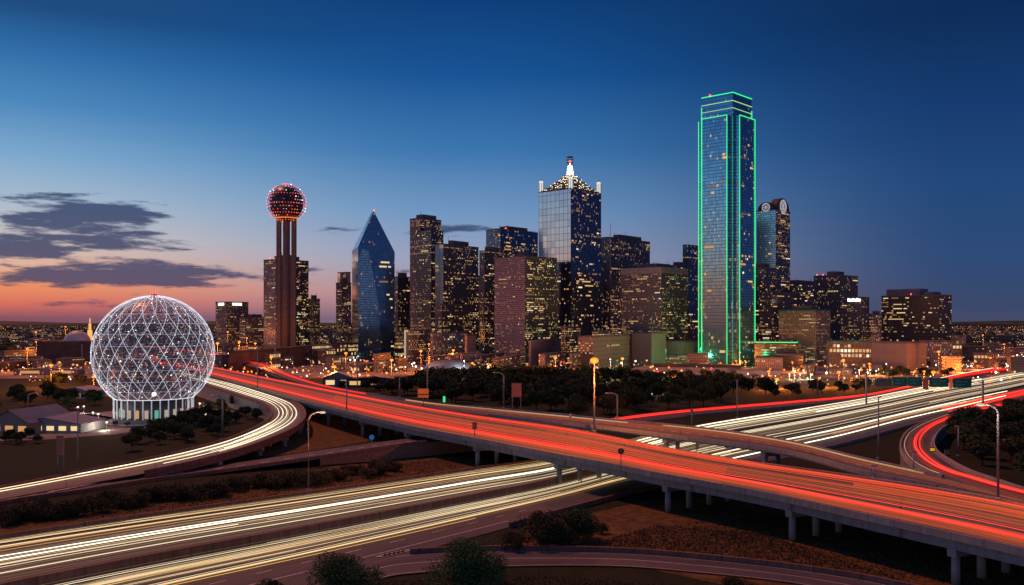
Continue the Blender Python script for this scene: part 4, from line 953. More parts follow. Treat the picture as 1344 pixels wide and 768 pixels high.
for x0, x1, yt, Y, f_, lb in lows:
    building('low_building', lb, x0, x0 + (x1 - x0) * .12, x1, yt, Y, 14, f_, p=.12, pr=.2, K=10, pent=False)
rb_ = random.Random(44)
for k in range(64):
    px = -20 + k * 21.5 + rb_.uniform(-8, 8); Y = rb_.uniform(830, 1250)
    if 480 < px < 1000 and Y < 880: Y += 60
    hh = rb_.uniform(6, 17); w_ = rb_.uniform(14, 38)
    building('street_block', 'low lit block in the orange lit streets below the skyline', px, px + w_ * .25, px + w_, HY - (hh - H) * F / Y, Y, rb_.uniform(14, 40), rb_.choice(['office_small', 'brown_grid', 'rib_tan', 'lit_office', 'band_dark']), p=.22, K=5, pent=False, maxd=45, group='low blocks below the skyline')
# brown drum building with pale dome
dm = thing('domed_hall', 'brown boxy hall carrying a pale round dome at the left', 'building', Q(88, 1080)); s_ = 1080 / F
m = MB(); m.box(-40 * s_, 34 * s_, 0, 60, 0, ZT(448, 1080)); m.build('hall', brown_wall, dm)
m = MB(); m.ball((0, 25, ZT(449, 1080) - 2), 17.2 * s_, 0, 28, 8, 1.0, 0, math.pi / 2)
m.build('dome', rough_mat('dome_skin', C(.45, .47, .47), C(.6, .62, .6), .3, .5), dm)
m = MB(); m.box(19 * s_, 21 * s_, -1, 0, 4, ZT(452, 1080)); m.build('pilaster', concrete, dm)
sp_ = thing('lit_spire', 'bright gold lit stepped spire on the horizon beside the sphere', 'tower', Q(118, 1700))
m = MB()
for k, (w_, z_) in enumerate(((7, 12), (5, 22), (3.2, 34), (1.8, 46), (.8, 56))): m.box(-w_, w_, -w_, w_, 0 if k == 0 else (12, 22, 34, 46)[k-1], z_)
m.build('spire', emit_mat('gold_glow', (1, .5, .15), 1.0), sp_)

# ------------------------------------------------------------------ houses and sheds
def gable(name, label, px, py, w_, d_, eh, rh, rz, wm, rm, lit_n=2, winmat=0):
    p_ = P(px, py); h_ = thing(name, label, 'house', p_, R(rz))
    m = MB(); m.box(-w_/2, w_/2, 0, d_, 0, eh)
    m.face([(-w_/2, 0, eh), (w_/2, 0, eh), (0, 0, rh)]); m.face([(w_/2, d_, eh), (-w_/2, d_, eh), (0, d_, rh)]); m.build('wall', wm, h_)
    m = MB(); o_ = .6; t_ = .25
    for s_ in (-1, 1):
        a = [(s_ * (w_/2 + o_), -o_, eh - .2), (0, -o_, rh + .1), (0, d_ + o_, rh + .1), (s_ * (w_/2 + o_), d_ + o_, eh - .2)]
        if s_ > 0: a = a[::-1]
        m.face([(x, y, z + t_) for x, y, z in a][::-1]); m.face(a)
        for i in range(4):
            u, v = a[i], a[(i+1) % 4]; m.face([u, v, (v[0], v[1], v[2] + t_), (u[0], u[1], u[2] + t_)])
    m.build('roof', rm, h_)
    for k in range(lit_n):
        x = -w_/2 + w_ * (k + .5) / lit_n; m = MB(); m.box(x - w_ * .3 / lit_n, x + w_ * .3 / lit_n, -.15, .05, eh * .25, eh * .75); m.build('window', win[winmat], h_)
    return h_
gable('gabled_house', 'house with steep blue grey roof and lit front at far left', 12, 570, 20, 30, 5, 10.5, -12, tan_wall, roof_blue, 3, 1)
gable('long_pavilion', 'long low pavilion with blue grey roof and row of veranda lights by the gabled house', 58, 568, 34, 22, 4, 6.5, -4, pale_wall, roof_blue, 6, 2)
gable('shed', 'small shed with pale rounded roof and orange lit front left of the sphere', 98, 524, 20, 18, 5, 7.5, -8, pale_wall, pale_wall, 4, 1)
gable('house', 'white roofed house just behind the long red flyover', 443, 508, 22, 16, 7, 11, 10, tan_wall, pale_wall, 2, 2)
gable('shed', 'long low grey shed behind the flyover, right of the white roofed house', 490, 508, 42, 14, 6, 7.5, 0, dark_wall, roof_grey, 3, 0)
gable('shed', 'orange lit little shed below the tall pale office wall at far left', 60, 492, 60, 14, 5, 6, 0, tan_wall, roof_blue, 2, 1)
ar = thing('arena', 'low round roofed hall with white lamps along its front behind the park trees', 'building', Q(588, 800)); m = MB()
m.tube([(0, 10, 0), (0, 10, 8)], 20, 24); m.build('wall', dark_wall, ar)
m = MB(); m.ball((0, 10, 8), 21, 0, 28, 6, .38, 0, math.pi / 2); m.build('roof', roof_blue, ar)
for k in range(5): m = MB(); m.ball((-16 + 8 * k, -12 + abs(k - 2) * 2.5, 6), .8, 0, 8, 5); m.build('lamp', white_small, ar)
print('windows', NW[0])

# ------------------------------------------------------------------ the lattice sphere
Ys = 480; sx = Q(202.2, Ys); Rs = 76.0 * Ys / F; zc = H - 42.0 * Ys / F; zcut = zc - 57.5 * Ys / F; pcut = math.acos((zcut - zc) / Rs)
sph = thing('lattice_sphere', 'huge glowing white lattice sphere standing on a ring of lit columns at left', 'sphere', (sx.x, sx.y, 0))
def sp_pt(p_, a_, r_=Rs): return (r_ * math.sin(p_) * math.cos(a_), r_ * math.sin(p_) * math.sin(a_), zc + r_ * math.cos(p_))
NR = 24; NS = 30
gtab = [0.]
for i in range(NS):
    p_ = pcut * (1 - (i + .5) / NS); sl = .60 if p_ > R(72) else .60 * max(.16, (math.degrees(p_) / 72) ** 1.3)
    gtab.append(gtab[-1] + sl * pcut / NS)
for k in range(NR):
    for sg in (-1, 1):
        pts = [sp_pt(max(.02, pcut * (1 - i / NS)), 2 * math.pi * k / NR + sg * gtab[i]) for i in range(NS + 1)]
        m = MB(); m.tube(pts, .085, 5, caps=False); m.build('rib', lattice_m, sph)
for i in range(11):
    p_ = pcut - i * R(11.5)
    if p_ < .15: break
    m = MB(); m.tube([sp_pt(p_, 2 * math.pi * a_ / 60) for a_ in range(61)], .16 if i == 0 else .10, 5, caps=False); m.build('ring', lattice_m if i == 0 else lattice_ring, sph)
m = MB()
for i in range(3, 46):
    p_ = pcut * i / 46; m.tube([sp_pt(p_, 2 * math.pi * a_ / 48, Rs * .965) for a_ in range(49)], .045, 3, caps=False)
for k in range(84):
    m.tube([sp_pt(.06 + (pcut - .06) * i / 24, 2 * math.pi * k / 84 + .04 * math.sin(k * 7), Rs * .965) for i in range(25)], .045, 3, caps=False)
tag(m.build('inner_mesh', inner_m, sph), kind='stuff')
def skin_mat():
    m, t, b = new_mat('perforated_skin'); tc = t.node('ShaderNodeTexCoord')
    v = t.node('ShaderNodeTexVoronoi'); t.l.new(tc.outputs['Object'], v.inputs['Vector']); v.inputs['Scale'].default_value = 1.5
    s_ = t.node('ShaderNodeSeparateColor'); t.l.new(v.outputs['Color'], s_.inputs[0])
    t.l.new(t.m('MULTIPLY', t.m('GREATER_THAN', s_.outputs[0], .55), .85), b.inputs['Alpha'])
    t.l.new(t.mix(s_.outputs[1], C(.03, .03, .04), C(.35, .33, .38)), b.inputs['Base Color']); b.inputs['Roughness'].default_value = .35; b.inputs['Metallic'].default_value = .4
    return m
m = MB(); m.ball((0, 0, zc), Rs * .955, 0, 64, 40, 1., .03, pcut); m.build('perforated_skin', skin_mat(), sph)
m = MB(); rr = random.Random(21)
for i in range(900):
    p_ = math.acos(1 - rr.random() * (1 - math.cos(pcut))); a_ = rr.random() * 2 * math.pi
    m.octa(sp_pt(p_, a_, Rs * rr.choice([.96, 1.0])), rr.uniform(.10, .24), rr.choice([0, 0, 1, 1, 2]))
tag(m.build('small_lamps', [lilac_small, white_small, amber_small], sph), kind='stuff')
rc = Rs * math.sin(pcut)
for k in range(30):
    a_ = 2 * math.pi * k / 30; m = MB(); x_, y_ = rc * .985 * math.cos(a_), rc * .985 * math.sin(a_)
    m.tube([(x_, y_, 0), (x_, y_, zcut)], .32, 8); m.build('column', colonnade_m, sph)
m = MB(); m.tube([(0, 0, .0), (0, 0, zcut - .4)], rc * .80, 36); m.build('drum_wall', concrete_dark, sph)
m = MB(); m.tube([(0, 0, zcut - .5), (0, 0, zcut + .3)], rc * .985, 48); m.build('base_slab', concrete, sph)
green_dim = emit_mat('green_dim', (.2, .8, .6), .5); amber_dim = emit_mat('amber_dim', (1, .5, .2), .6); drum_glow = emit_mat('drum_glow', (.9, .75, .6), .45)
for k in range(10):
    a_ = -math.pi / 2 + (k - 4.5) * .3; x_, y_ = rc * .81 * math.cos(a_), rc * .81 * math.sin(a_)
    m = MB(); m.tube([(x_, y_, .4), (x_, y_, 4.5)], 1.0, 8); m.build('doorway', [drum_glow, green_dim, drum_glow, drum_glow, amber_dim][k % 5], sph)
m = MB(); m.tube([(0, 0, zc + Rs - .5), (0, 0, zc + Rs + .6)], 1.6, 12); m.build('top_ring', metal_dark, sph)
for k in range(4): m = MB(); m.tube([(1.8 * math.cos(k * 1.57), 1.8 * math.sin(k * 1.57), zc + Rs), (1.8 * math.cos(k * 1.57), 1.8 * math.sin(k * 1.57), zc + Rs + 3)], .12, 5); m.build('top_mast', pink_small, sph)
m = MB(); m.ball((0, 0, zcut + 1.5), 1.2); m.build('inner_lamp', warm_white, sph)
# plaza and path round it
m = MB(); m.face([(sx.x + 44 * math.cos(k * math.pi / 24), sx.y + 44 * math.sin(k * math.pi / 24), .03) for k in range(48)]); tag(m.build('plaza_paving', plaza_m), kind='structure')
m = MB(); pl_ = [P(*q, .03) for q in ((-40, 580), (60, 577), (150, 570), (215, 561), (130, 556), (150, 548), (100, 540), (40, 547), (-40, 552))]
m.face([pl_[i] for i in range(len(pl_))]); tag(m.build('footpath_paving', plaza_m), kind='structure')
lw = thing('planter_wall', 'low pale curved wall edging the plaza in front of the sphere', 'wall', (0, 0, 0)); m = MB()
ca_ = [P(122 + k * 6, 557 + (k - 8) ** 2 * -.05 + 3, 0) for k in range(18)]; m.tube([q + Vector((0, 0, .5)) for q in ca_], .5, 4); m.build('coping', pale_wall, lw)

# ------------------------------------------------------------------ lamps
def plight(loc, col, energy, r=.6):
    l = bpy.data.lights.new('lamp_light', 'POINT'); l.energy = energy; l.color = col; l.shadow_soft_size = r
    o = bpy.data.objects.new('lamp_light', l); COL.objects.link(o); o.location = loc; return o
lamp_dim = emit_mat('dim_lamp_head', (1, .75, .5), .7)
OR = (1, .23, .03); WH = (1, .88, .7)
def pole_lamp(name, label, base, hgt, mat=None, r=.28, head='mast', energy=0, col=OR, group=None, armd=1, hs=1.):
    t_ = thing(name, label, 'street lamp', base, 0, group)
    m = MB()
    if head == 'cobra':
        pts = [(0, 0, 0), (0, 0, hgt * .9)] + [(armd * (1 - math.cos(k * .39)) * 3.2, 0, hgt * .9 + math.sin(k * .39) * hgt * .1) for k in range(1, 5)]
        m.tube(pts, r, 7, r1=r * .6); m.build('pole', metal_pole, t_)
        e_ = pts[-1]; m = MB(); m.ball((e_[0] + armd * .9, 0, e_[2] - .1), 1.0, 0, 10, 6, .35); m.build('lamp_head', mat or metal_pole, t_)
    else:
        m.tube([(0, 0, 0), (0, 0, hgt)], r, 8, r1=r * .6); m.build('pole', metal_pole, t_)
        m = MB()
        if mat:
            m.ball((0, 0, hgt + .2), 1.05 * hs, 0, 10, 6, .7)
            m.build('lamp_head', mat, t_)
        else:
            m.tube([(-1.1, 0, hgt), (1.1, 0, hgt)], .18, 5); m.build('lamp_bracket', metal_pole, t_)
    m = MB(); m.tube([(0, 0, 0), (0, 0, .8)], r * 1.8, 8); m.build('footing', concrete, t_)
    if energy:
        L_ = plight((.5 if head != 'cobra' else armd * 5.0, -3.2 if energy < 20000 else -9., hgt - 1.2 * hs - .6), col, energy); L_.parent = t_
    return t_
# unlit or dim poles: (px, base py, top py, deck z, head, arm, label)
for px, pb, ptop, z, hd, ar_, lb in [
 (405, 645, 541, 0, 'cobra', 1, 'curved street lamp on grass below the flyover, before the frontage road'),
 (292, 577, 519, 0, 'cobra', -1, 'slim pole rising behind the curved ramp right of the sphere'),
 (102, 618, 536, 0, 'mast', 1, 'pole beside the roadside billboard at left'),
 (37, 552, 516, 0, 'cobra', 1, 'lamp post in front of the gabled house at far left'),
 (338, 512, 455, 8.6, 'mast', 1, 'tall thin pole on the red flyover nearest the curved ramp'),
 (361, 487, 440, 0, 'mast', 1, 'brown pole before the long warehouse wall, left end'),
 (408, 496, 471, 0, 'cobra', -1, 'small curved lamp in front of the long warehouse wall'),
 (424, 507, 464, 0, 'mast', 1, 'plain pole right of the small curved lamp at the warehouse'),
 (455, 540, 500, 9.3, 'mast', 1, 'short dark pole on the near edge of the red flyover'),
 (469, 513, 462, 9, 'mast', 1, 'orange lit pole behind the flyover beside the white roofed house'),
 (524.5, 522, 492, 9, 'mast', 1, 'greenish short pole behind the flyover at centre left'),
 (561, 530, 461, 9, 'mast', 1, 'tall pole standing beside the orange message sign'),
 (661, 537, 489, 9, 'cobra', -1, 'curved lamp post left of the tall brown billboard back'),
 (810, 549, 516, 9, 'cobra', -1, 'small curved lamp post right of the lit high mast lamp'),
 (967.5, 549, 499, 0, 'mast', 1, 'pale pole between the red service road and the white freeway'),
 (1073, 521, 479, 0, 'mast', 1, 'thin lamp pole behind the red service road at right'),
 (1153, 603, 521, 0, 'mast', 1, 'tall pole in the dark wedge between freeway and connector flyover'),
 (1310, 657, 531, 8.7, 'cobra', -1, 'tall curved lamp post at the right beside the loop ramp'),
 (1199, 618, 593, 9, 'mast', 1, 'short post where the loop ramp joins the connector'),
 (1147, 629, 611, 9.3, 'mast', 1, 'short post in the gore between the two flyovers'),
 (1258, 600, 560, 0, 'mast', 1, 'thin post among the dark trees inside the loop ramp')]:
    b_ = P(px, pb, z); hh = (pb - ptop) / F * b_.y
    lit_ = px in (1310, 405)
    pole_lamp('lamp_post', lb, b_, hh, lamp_dim if lit_ else None, .30 if b_.y < 330 else .38, hd, (2500 if px == 1310 else 3500) if lit_ else 0, WH if px == 1310 else (1, .45, .2), armd=ar_)
# lit sodium lamps
b_ = P(780, 567, 9); pole_lamp('high_mast_lamp', 'brightest orange lamp on a tall mast rising from the connector flyover at centre', b_, (567 - 474) / F * b_.y, sodium, .4, 'mast', 50000, hs=1.5)
lamps = [(552.5, 461, 900, 1), (514, 473, 760, 1), (595, 460, 980, 1), (454, 464, 850, 1), (439, 482, 720, 1), (356, 469, 820, 1), (335, 451, 1100, 1), (314, 449, 1100, 1.1), (285.5, 451, 1050, 1.2), (299, 436, 1400, 1),
         (324, 444, 1250, .9), (563, 452, 950, .8), (729, 470, 800, 1.), (817, 471, 830, 1.), (708, 466, 900, .4), (1232, 462, 900, 1), (1141, 478, 850, .9), (1107, 473, 760, .9), (1101, 489, 700, .9), (58, 453, 1150, 1), (48, 449, 1200, 1), (47, 436, 1500, 1),
         (86, 429, 1600, 1), (67, 480, 700, 1), (78, 476, 760, .7), (36, 458, 900, .8), (1009, 489, 800, .8), (887, 495, 700, .8), (1000, 503, 690, .7), (1225, 489, 720, 1.1), (1213, 488, 740, .7), (643, 479, 830, .7), (620, 477, 860, .8),
         (1255, 480, 900, .6), (1277, 480, 950, .7), (1300, 470, 1000, .8), (1330, 468, 1000, .8), (1318, 452, 1300, .8), (1290, 440, 1500, .8), (1040, 476, 900, .7), (1020, 500, 690, .8), (1075, 497, 700, .8), (925, 470, 960, .9), (1290, 456, 1250, .7), (123, 495, 640, .8), (150, 486, 700, .7)]
for k, (px, py, Y, hs) in enumerate(lamps):
    hh = ZT(py, Y); b_ = Q(px, Y)
    white = k in (14,) or (k > 33 and k % 3 == 0)
    pole_lamp('sodium_street_lamp', 'orange glowing street lamp standing among the low city blocks', b_, max(6, hh), sodium if hs > .65 else sodium_small, .3, 'mast', 58000 * hs, group='orange street lamps at the foot of the skyline', hs=hs * 1.45)
# lamps round the plaza and houses
for px, py in ((83, 540), (102, 535), (110, 534), (66, 553), (85, 553), (122, 542), (129, 544), (140, 555), (262, 530), (271, 534), (45, 556), (30, 560), (10, 556)):
    b_ = P(px, py + 9); pole_lamp('plaza_lamp', 'small white globe lamp on a short post round the sphere plaza', b_, 9 / F * b_.y, white_small, .1, 'mast', 2600, WH, 'white lamps round the sphere plaza', hs=.45)
for px, py in ((857, 533), (861, 532), (1036, 496), (1050, 495), (1064, 496), (1128, 486), (1142, 486), (1150, 487), (1043, 487), (641, 481), (796, 488), (801, 472), (609, 474), (900, 497), (942, 494), (951, 496), (541, 478), (532, 482)):
    Y = 640 if py > 520 else 790; hh = max(4, ZT(py, Y)); pole_lamp('park_lamp', 'small white lamp shining at the edge of the dark trees', Q(px, Y), hh, white_small, .15, 'mast', 9000, WH, 'white lamps at the edge of the park trees', hs=.6)
# green lamps added to tint the walls beside the neon edged tower
for px, py, Y, e_ in ((912, 470, 1010, 30000), (1000, 470, 985, 16000), (874, 462, 1020, 5000)):
    l_ = plight(Q(px, Y, ZT(py, Y) + 2), (.05, 1, .3), e_, 1.5)
    f_ = thing('added_fill_lamp', 'added green fill lamp near the foot of the neon edged tower', 'added_fill_lamp', l_.location, 0, 'added green fill lamps'); m = MB(); m.tube([(0, 0, -l_.location.z), (0, 0, -.5)], .25, 6); m.build('pole', metal_dark, f_); m = MB(); m.ball((0, 0, 0), .35, 0, 8, 5); m.build('lamp_head', green_small, f_)
    l_.location = Vector((0, -1.5, 0)); l_.parent = f_
# orange fountain lamps at the tower foot
for px, py in ((966, 474), (972, 474), (978, 474), (971, 463), (962, 478)):
    pole_lamp('forecourt_lamp', 'cluster lamp glowing orange in front of the neon edged tower foot', Q(px, 900), max(3, ZT(py, 900)), sodium, .15, 'mast', 16000, OR, 'orange lamps at the foot of the neon edged tower', hs=.8)

# ------------------------------------------------------------------ signs
def post_sign(name, label, px, py0, py1, w_px, z, pb, mat, posts=2, cat='sign', thick=.3, Y=None):
    b_ = P(px, pb, z); k = b_.y / F; t_ = thing(name, label, cat, b_)
    m = MB(); m.box(-w_px / 2 * k, w_px / 2 * k, -thick, 0, (pb - py1) * k, (pb - py0) * k); pn = m.build('panel', mat, t_)
    m = MB(); zt = (pb - py0) * k; x_ = w_px / 2 * k
    m.box(-x_ - .1, x_ + .1, -thick - .05, -thick + .1, zt - .05, zt + .2); m.box(-x_ - .1, x_ + .1, -thick - .05, -thick + .1, (pb - py1) * k - .2, (pb - py1) * k + .05); m.build('frame', metal_dark, pn)
    for s_ in ((-1, 1) if posts == 2 else (0,)):
        m = MB(); m.tube([(s_ * x_ * .85, .25, 0), (s_ * x_ * .85, .25, zt * .98)], .22, 6); m.build('post', metal_pole, t_)
    return t_
s1 = post_sign('billboard', 'tall brown billboard back on two posts behind the flyover at centre', 678, 503, 521, 13, 9, 540, sign_brown)
post_sign('billboard', 'brown billboard on two posts on the grass below the sphere', 79, 573, 598, 9, 0, 624, sign_brown)
s3 = post_sign('message_sign', 'orange lit message sign above the far edge of the flyover', 555.5, 510, 522, 14, 9, 532, sign_orange, 1)
m = MB(); m.box(-6 * .42, 6 * .42, -.42, -.31, 5.0, 5.5); m.build('text_line', metal_dark, s3)
post_sign('signal_box', 'small green lit signal on a post at the far edge of the flyover', 583, 520, 528, 3, 9, 533, emit_mat('signal_green', (.05, .9, .35), .9, base=(.05, .5, .2, 1)), 1)
def disc_sign(name, label, px, py, rpx, pb, z, mat, mark_=None):
    b_ = P(px, pb, z); k = b_.y / F; t_ = thing(name, label, 'sign', b_); m = MB(); zc_ = (pb - py) * k
    m.tube([(0, -.25, zc_), (0, -.1, zc_)], rpx * k, 20); p_ = m.build('disc', mat, t_)
    m = MB(); m.tube([(0, 0, 0), (0, 0, zc_)], .16, 6); m.build('post', metal_pole, t_)
    m = MB(); m.box(-.12 * rpx * k, .12 * rpx * k, -.32, -.26, zc_ - .55 * rpx * k, zc_ + .35 * rpx * k)
    m.face([(-.4 * rpx * k, -.32, zc_ + .2 * rpx * k), (.4 * rpx * k, -.32, zc_ + .2 * rpx * k), (0, -.32, zc_ + .7 * rpx * k)]); m.build('arrow', mark_ or white_paint, p_)
disc_sign('round_sign', 'dark round arrow sign on a post on the near edge of the red flyover', 815, 592, 4, 619, 9.3, metal_dark)
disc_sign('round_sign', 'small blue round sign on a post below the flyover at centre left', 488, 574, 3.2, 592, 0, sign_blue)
post_sign('yellow_plate', 'small yellow warning plate on the inside of the loop ramp', 1223.5, 588, 592, 5, 5, 597, sign_yellow, 1)
post_sign('hazard_plate', 'round brownish lit plate at the edge of the dark trees by the loop ramp', 1243, 590, 597, 7, 0, 606, rough_mat('plate_tan', C(.5, .3, .12), C(.6, .38, .16), .5, .6), 1)
post_sign('traffic_signal', 'dull orange signal head on a post at the near edge of the flyover', 623, 555, 562, 6, 9.3, 575, sign_brown, 1)
post_sign('marker_post', 'short orange marker post between the connector and the red service road', 908, 536, 541, 4, 0, 560, sign_brown, 1)
post_sign('marker_post', 'short pale marker on the connector left of the high mast lamp', 748.5, 543, 547, 2.5, 9, 556, pale_wall, 1)
post_sign('marker_post', 'reddish marker box standing in the gap between the two flyovers', 915, 579, 589, 4, 0, 596, sign_brown, 1)
# sign gantry
gy = P(1215, 532, 0).y; k = gy / F; gn = thing('sign_gantry', 'overhead gantry of green road signs spanning the white freeway at right', 'gantry', Q(1215, gy))
for x_ in ((1137 - 1215) * k, (1290 - 1215) * k):
    m = MB(); m.box(x_ - .5, x_ + .5, -.4, .4, 0, ZT(489 if x_ < 0 else 499, gy)); m.build('post', metal_pole, gn)
m = MB(); zb0 = ZT(506, gy)
for dz in (0, 1.8): m.box((1137 - 1215) * k, (1290 - 1215) * k, -.15, .15, zb0 + dz, zb0 + dz + .3)
for q in range(24):
    xa = (1137 - 1215 + q * 153 / 24) * k; xb = xa + 153 / 24 * k
    m.tube([(xa, 0, zb0 + (0.1 if q % 2 else 1.9)), (xb, 0, zb0 + (1.9 if q % 2 else .1))], .1, 4)
m.build('truss', metal_pole, gn)
for a_, e_, t0, t1, mt in ((1148, 1170, 497, 507, sign_grey), (1171.5, 1190, 495, 507, sign_green), (1191, 1210, 495, 507, sign_green), (1211, 1218, 497, 511, sign_brown), (1219, 1244.5, 496, 508, sign_green), (1245.5, 1249.5, 497, 510, sign_orange), (1250, 1274.5, 497, 509, sign_green)):
    m = MB(); m.box((a_ - 1215) * k, (e_ - 1215) * k, -.6, -.3, ZT(t1, gy), ZT(t0, gy)); pn = m.build('sign_panel', mt, gn)
    if mt is sign_green:
        for z_, w_ in ((.68, .7), (.34, .5)):
            xa, xb = (a_ - 1215) * k, (e_ - 1215) * k; zt, zb2 = ZT(t0, gy), ZT(t1, gy); mz = zb2 + (zt - zb2) * z_; m = MB(); n_ = int((xb - xa) * w_ / .9)
            for q in range(n_):
                if q % 5 != 4: m.box(xa + (xb - xa) * .15 + q * .9, xa + (xb - xa) * .15 + q * .9 + .5, -.65, -.61, mz - .35, mz + .35)
            m.build('lettering', rough_mat('sign_lettering', C(.12, .4, .32), C(.2, .5, .4), 1, .5) if 'sign_lettering' not in MATS else MATS['sign_lettering'], pn)

# ------------------------------------------------------------------ trees
def tree_proto(seed, w_, h_, leaves, ls, lobes, leafm, trunk_h=None, trunk_r=.35):
    r = random.Random(seed); th = trunk_h if trunk_h is not None else h_ * .3
    m = MB(); m.tube([(0, 0, -.2), (.1, 0, th * .5), (r.uniform(-.3, .3), 0, th + h_ * .15)], trunk_r, 8, r1=trunk_r * .55)
    cs = []
    for i in range(lobes):
        a_ = r.random() * 2 * math.pi; q = r.random() ** .6; e_ = r.uniform(-.35, 1.)
        rad = w_ / 2 * .72 * q * math.sqrt(max(.1, 1 - max(0, e_) ** 2 * .75))
        c = Vector((rad * math.cos(a_), rad * math.sin(a_), th + (h_ - th) * (.35 + .42 * e_))); cs.append((c, w_ * r.uniform(.13, .24)))
        m.tube([(0, 0, th * .8), (c * .5 + Vector((0, 0, th * .35))), c], trunk_r * .3, 4, r1=trunk_r * .08)
    trunk = m.mesh('trunk', bark)
    m = MB()
    for i in range(leaves):
        c, cr = r.choice(cs); d = Vector((r.gauss(0, 1), r.gauss(0, 1), r.gauss(0, 1))).normalized() * cr * r.random() ** .35
        p_ = c + Vector((d.x, d.y, d.z * .75)); u = Vector((r.gauss(0, 1), r.gauss(0, 1), r.gauss(0, .6))).normalized(); v = u.cross(Vector((r.gauss(0, 1), r.gauss(0, 1), r.gauss(0, 1)))).normalized()
        s_ = ls * r.uniform(.6, 1.3)
        m.face([p_ - u * s_, p_ + v * s_ * .45, p_ + u * s_, p_ - v * s_ * .45])
    return trunk, m.mesh('crown', leafm)
def put_tree(proto, loc, sc_, rz, label, group=None, name='tree'):
    t_ = thing(name, label, 'tree' if name != 'shrub' else 'shrub', loc, rz, group); t_.scale = (sc_, sc_, sc_)
    for nm, me in zip(('trunk', 'crown'), proto): o = bpy.data.objects.new(nm, me); COL.objects.link(o); o.parent = t_
    return t_
far_p = [tree_proto(100 + i, 13, 10, 2600, .55, 16, (leaf_a, leaf_a, leaf_b)[i % 3]) for i in range(5)]
rt = random.Random(77)
def inside(px, py, poly):
    c = False; n = len(poly)
    for i in range(n):
        (x1, y1), (x2, y2) = poly[i], poly[(i + 1) % n]
        if (y1 > py) != (y2 > py) and px < (x2 - x1) * (py - y1) / (y2 - y1) + x1: c = not c
    return c
def scatter(n, poly, label, group, smin=.8, smax=1.3, mind=7., protos=far_p):
    pts = []; xs = [q[0] for q in poly]; ys = [q[1] for q in poly]; tries = 0
    W_ = [P(*q, 0) for q in poly]; wx = [q.x for q in W_]; wy = [q.y for q in W_]; wp = [(q.x, q.y) for q in W_]
    while len(pts) < n and tries < 20000:
        tries += 1; x_, y_ = rt.uniform(min(wx), max(wx)), rt.uniform(min(wy), max(wy))
        if not inside(x_, y_, wp) or any((x_ - a) ** 2 + (y_ - b_) ** 2 < mind ** 2 for a, b_ in pts): continue
        pts.append((x_, y_)); put_tree(rt.choice(protos), (x_, y_, 0), rt.uniform(smin, smax), rt.random() * 6.28, label, group)
scatter(125, [(575, 508), (640, 500), (700, 498), (830, 502), (1000, 512), (1010, 522), (900, 538), (830, 548), (760, 552), (640, 542), (570, 527), (520, 520)], 'dark round crowned tree in the park behind the flyover', 'park trees behind the flyover', .85, 1.35, 7.2)
scatter(8, [(560, 496), (640, 492), (700, 497), (620, 504), (560, 503)], 'dark tree at the back edge of the park', 'park trees at the back edge', .8, 1.1, 9)
scatter(14, [(430, 512), (560, 508), (575, 516), (540, 522), (470, 514)], 'dark tree between the sheds and the flyover', 'trees between sheds and flyover', .7, 1.1, 7)
scatter(16, [(1000, 518), (1100, 508), (1180, 508), (1170, 514), (1060, 521), (1010, 525)], 'small tree behind the red service road in orange light', 'trees behind the service road', .5, .9, 12)
scatter(14, [(1130, 492), (1250, 490), (1240, 497), (1140, 500)], 'small dark tree before the plain grey pink hall', 'trees before the plain hall', .6, .9, 10)
scatter(46, [(1262, 576), (1246, 566), (1275, 558), (1310, 548), (1365, 538), (1385, 560), (1390, 640), (1360, 638), (1330, 625), (1285, 610), (1262, 592)], 'dark dense tree inside the loop ramp at right', 'trees inside the loop ramp', .8, 1.1, 6)
scatter(34, [(228, 560), (262, 548), (318, 545), (345, 552), (318, 562), (270, 578), (205, 590), (150, 598), (160, 586)], 'dark bushy tree between the sphere and the curved ramp', 'trees between sphere and curved ramp', .45, .75, 5)
scatter(20, [(120, 540), (140, 525), (60, 512), (0, 520), (-30, 530), (-20, 545), (60, 538)], 'dark tree behind the gabled house and left of the sphere', 'trees left of the sphere', .6, .95, 7)
scatter(8, [(258, 540), (300, 528), (330, 530), (330, 540), (280, 545)], 'tree standing against the curved ramp support wall', 'trees against the ramp wall', .5, .8, 6)
scatter(10, [(60, 508), (130, 505), (135, 500), (60, 500)], 'dark tree behind the pale shed at left', 'trees behind the pale shed', .6, .9, 8)
scatter(7, [(0, 575), (45, 574), (60, 583), (0, 584)], 'dark low tree in front of the gabled house', 'trees in front of the gabled house', .35, .5, 5)
for px, pb, s_, lb in ((215, 572, .6, 'broad dark tree just before the right foot of the sphere'), (200, 573, .5, 'dark tree before the centre of the sphere columns'), (236, 571, .55, 'dark tree before the right edge of the sphere columns'), (152, 560, .28, 'little round tree by the plaza wall'), (167, 561, .26, 'little round tree right of the other by the plaza wall'),
                       (873, 512, .8, 'round tree before the long flat roofed hall'), (925, 512, .75, 'round tree right of the other before the flat roofed hall'), (1014, 517, .7, 'lone round tree by the orange lit ground'), (700, 496, 1.1, 'tall dark tree below the windowless brown hall'), (763, 496, 1., 'dark tree left of the high mast lamp')):
    put_tree(far_p[int(px) % 5], P(px, pb), s_, px * .7, lb)
m = MB(); rw = random.Random(12); wp = [tuple(P(*q, 0))[:2] for q in [(520, 505), (640, 492), (830, 497), (1000, 510), (1000, 520), (820, 535), (700, 530), (560, 520)]]; c_ = 0
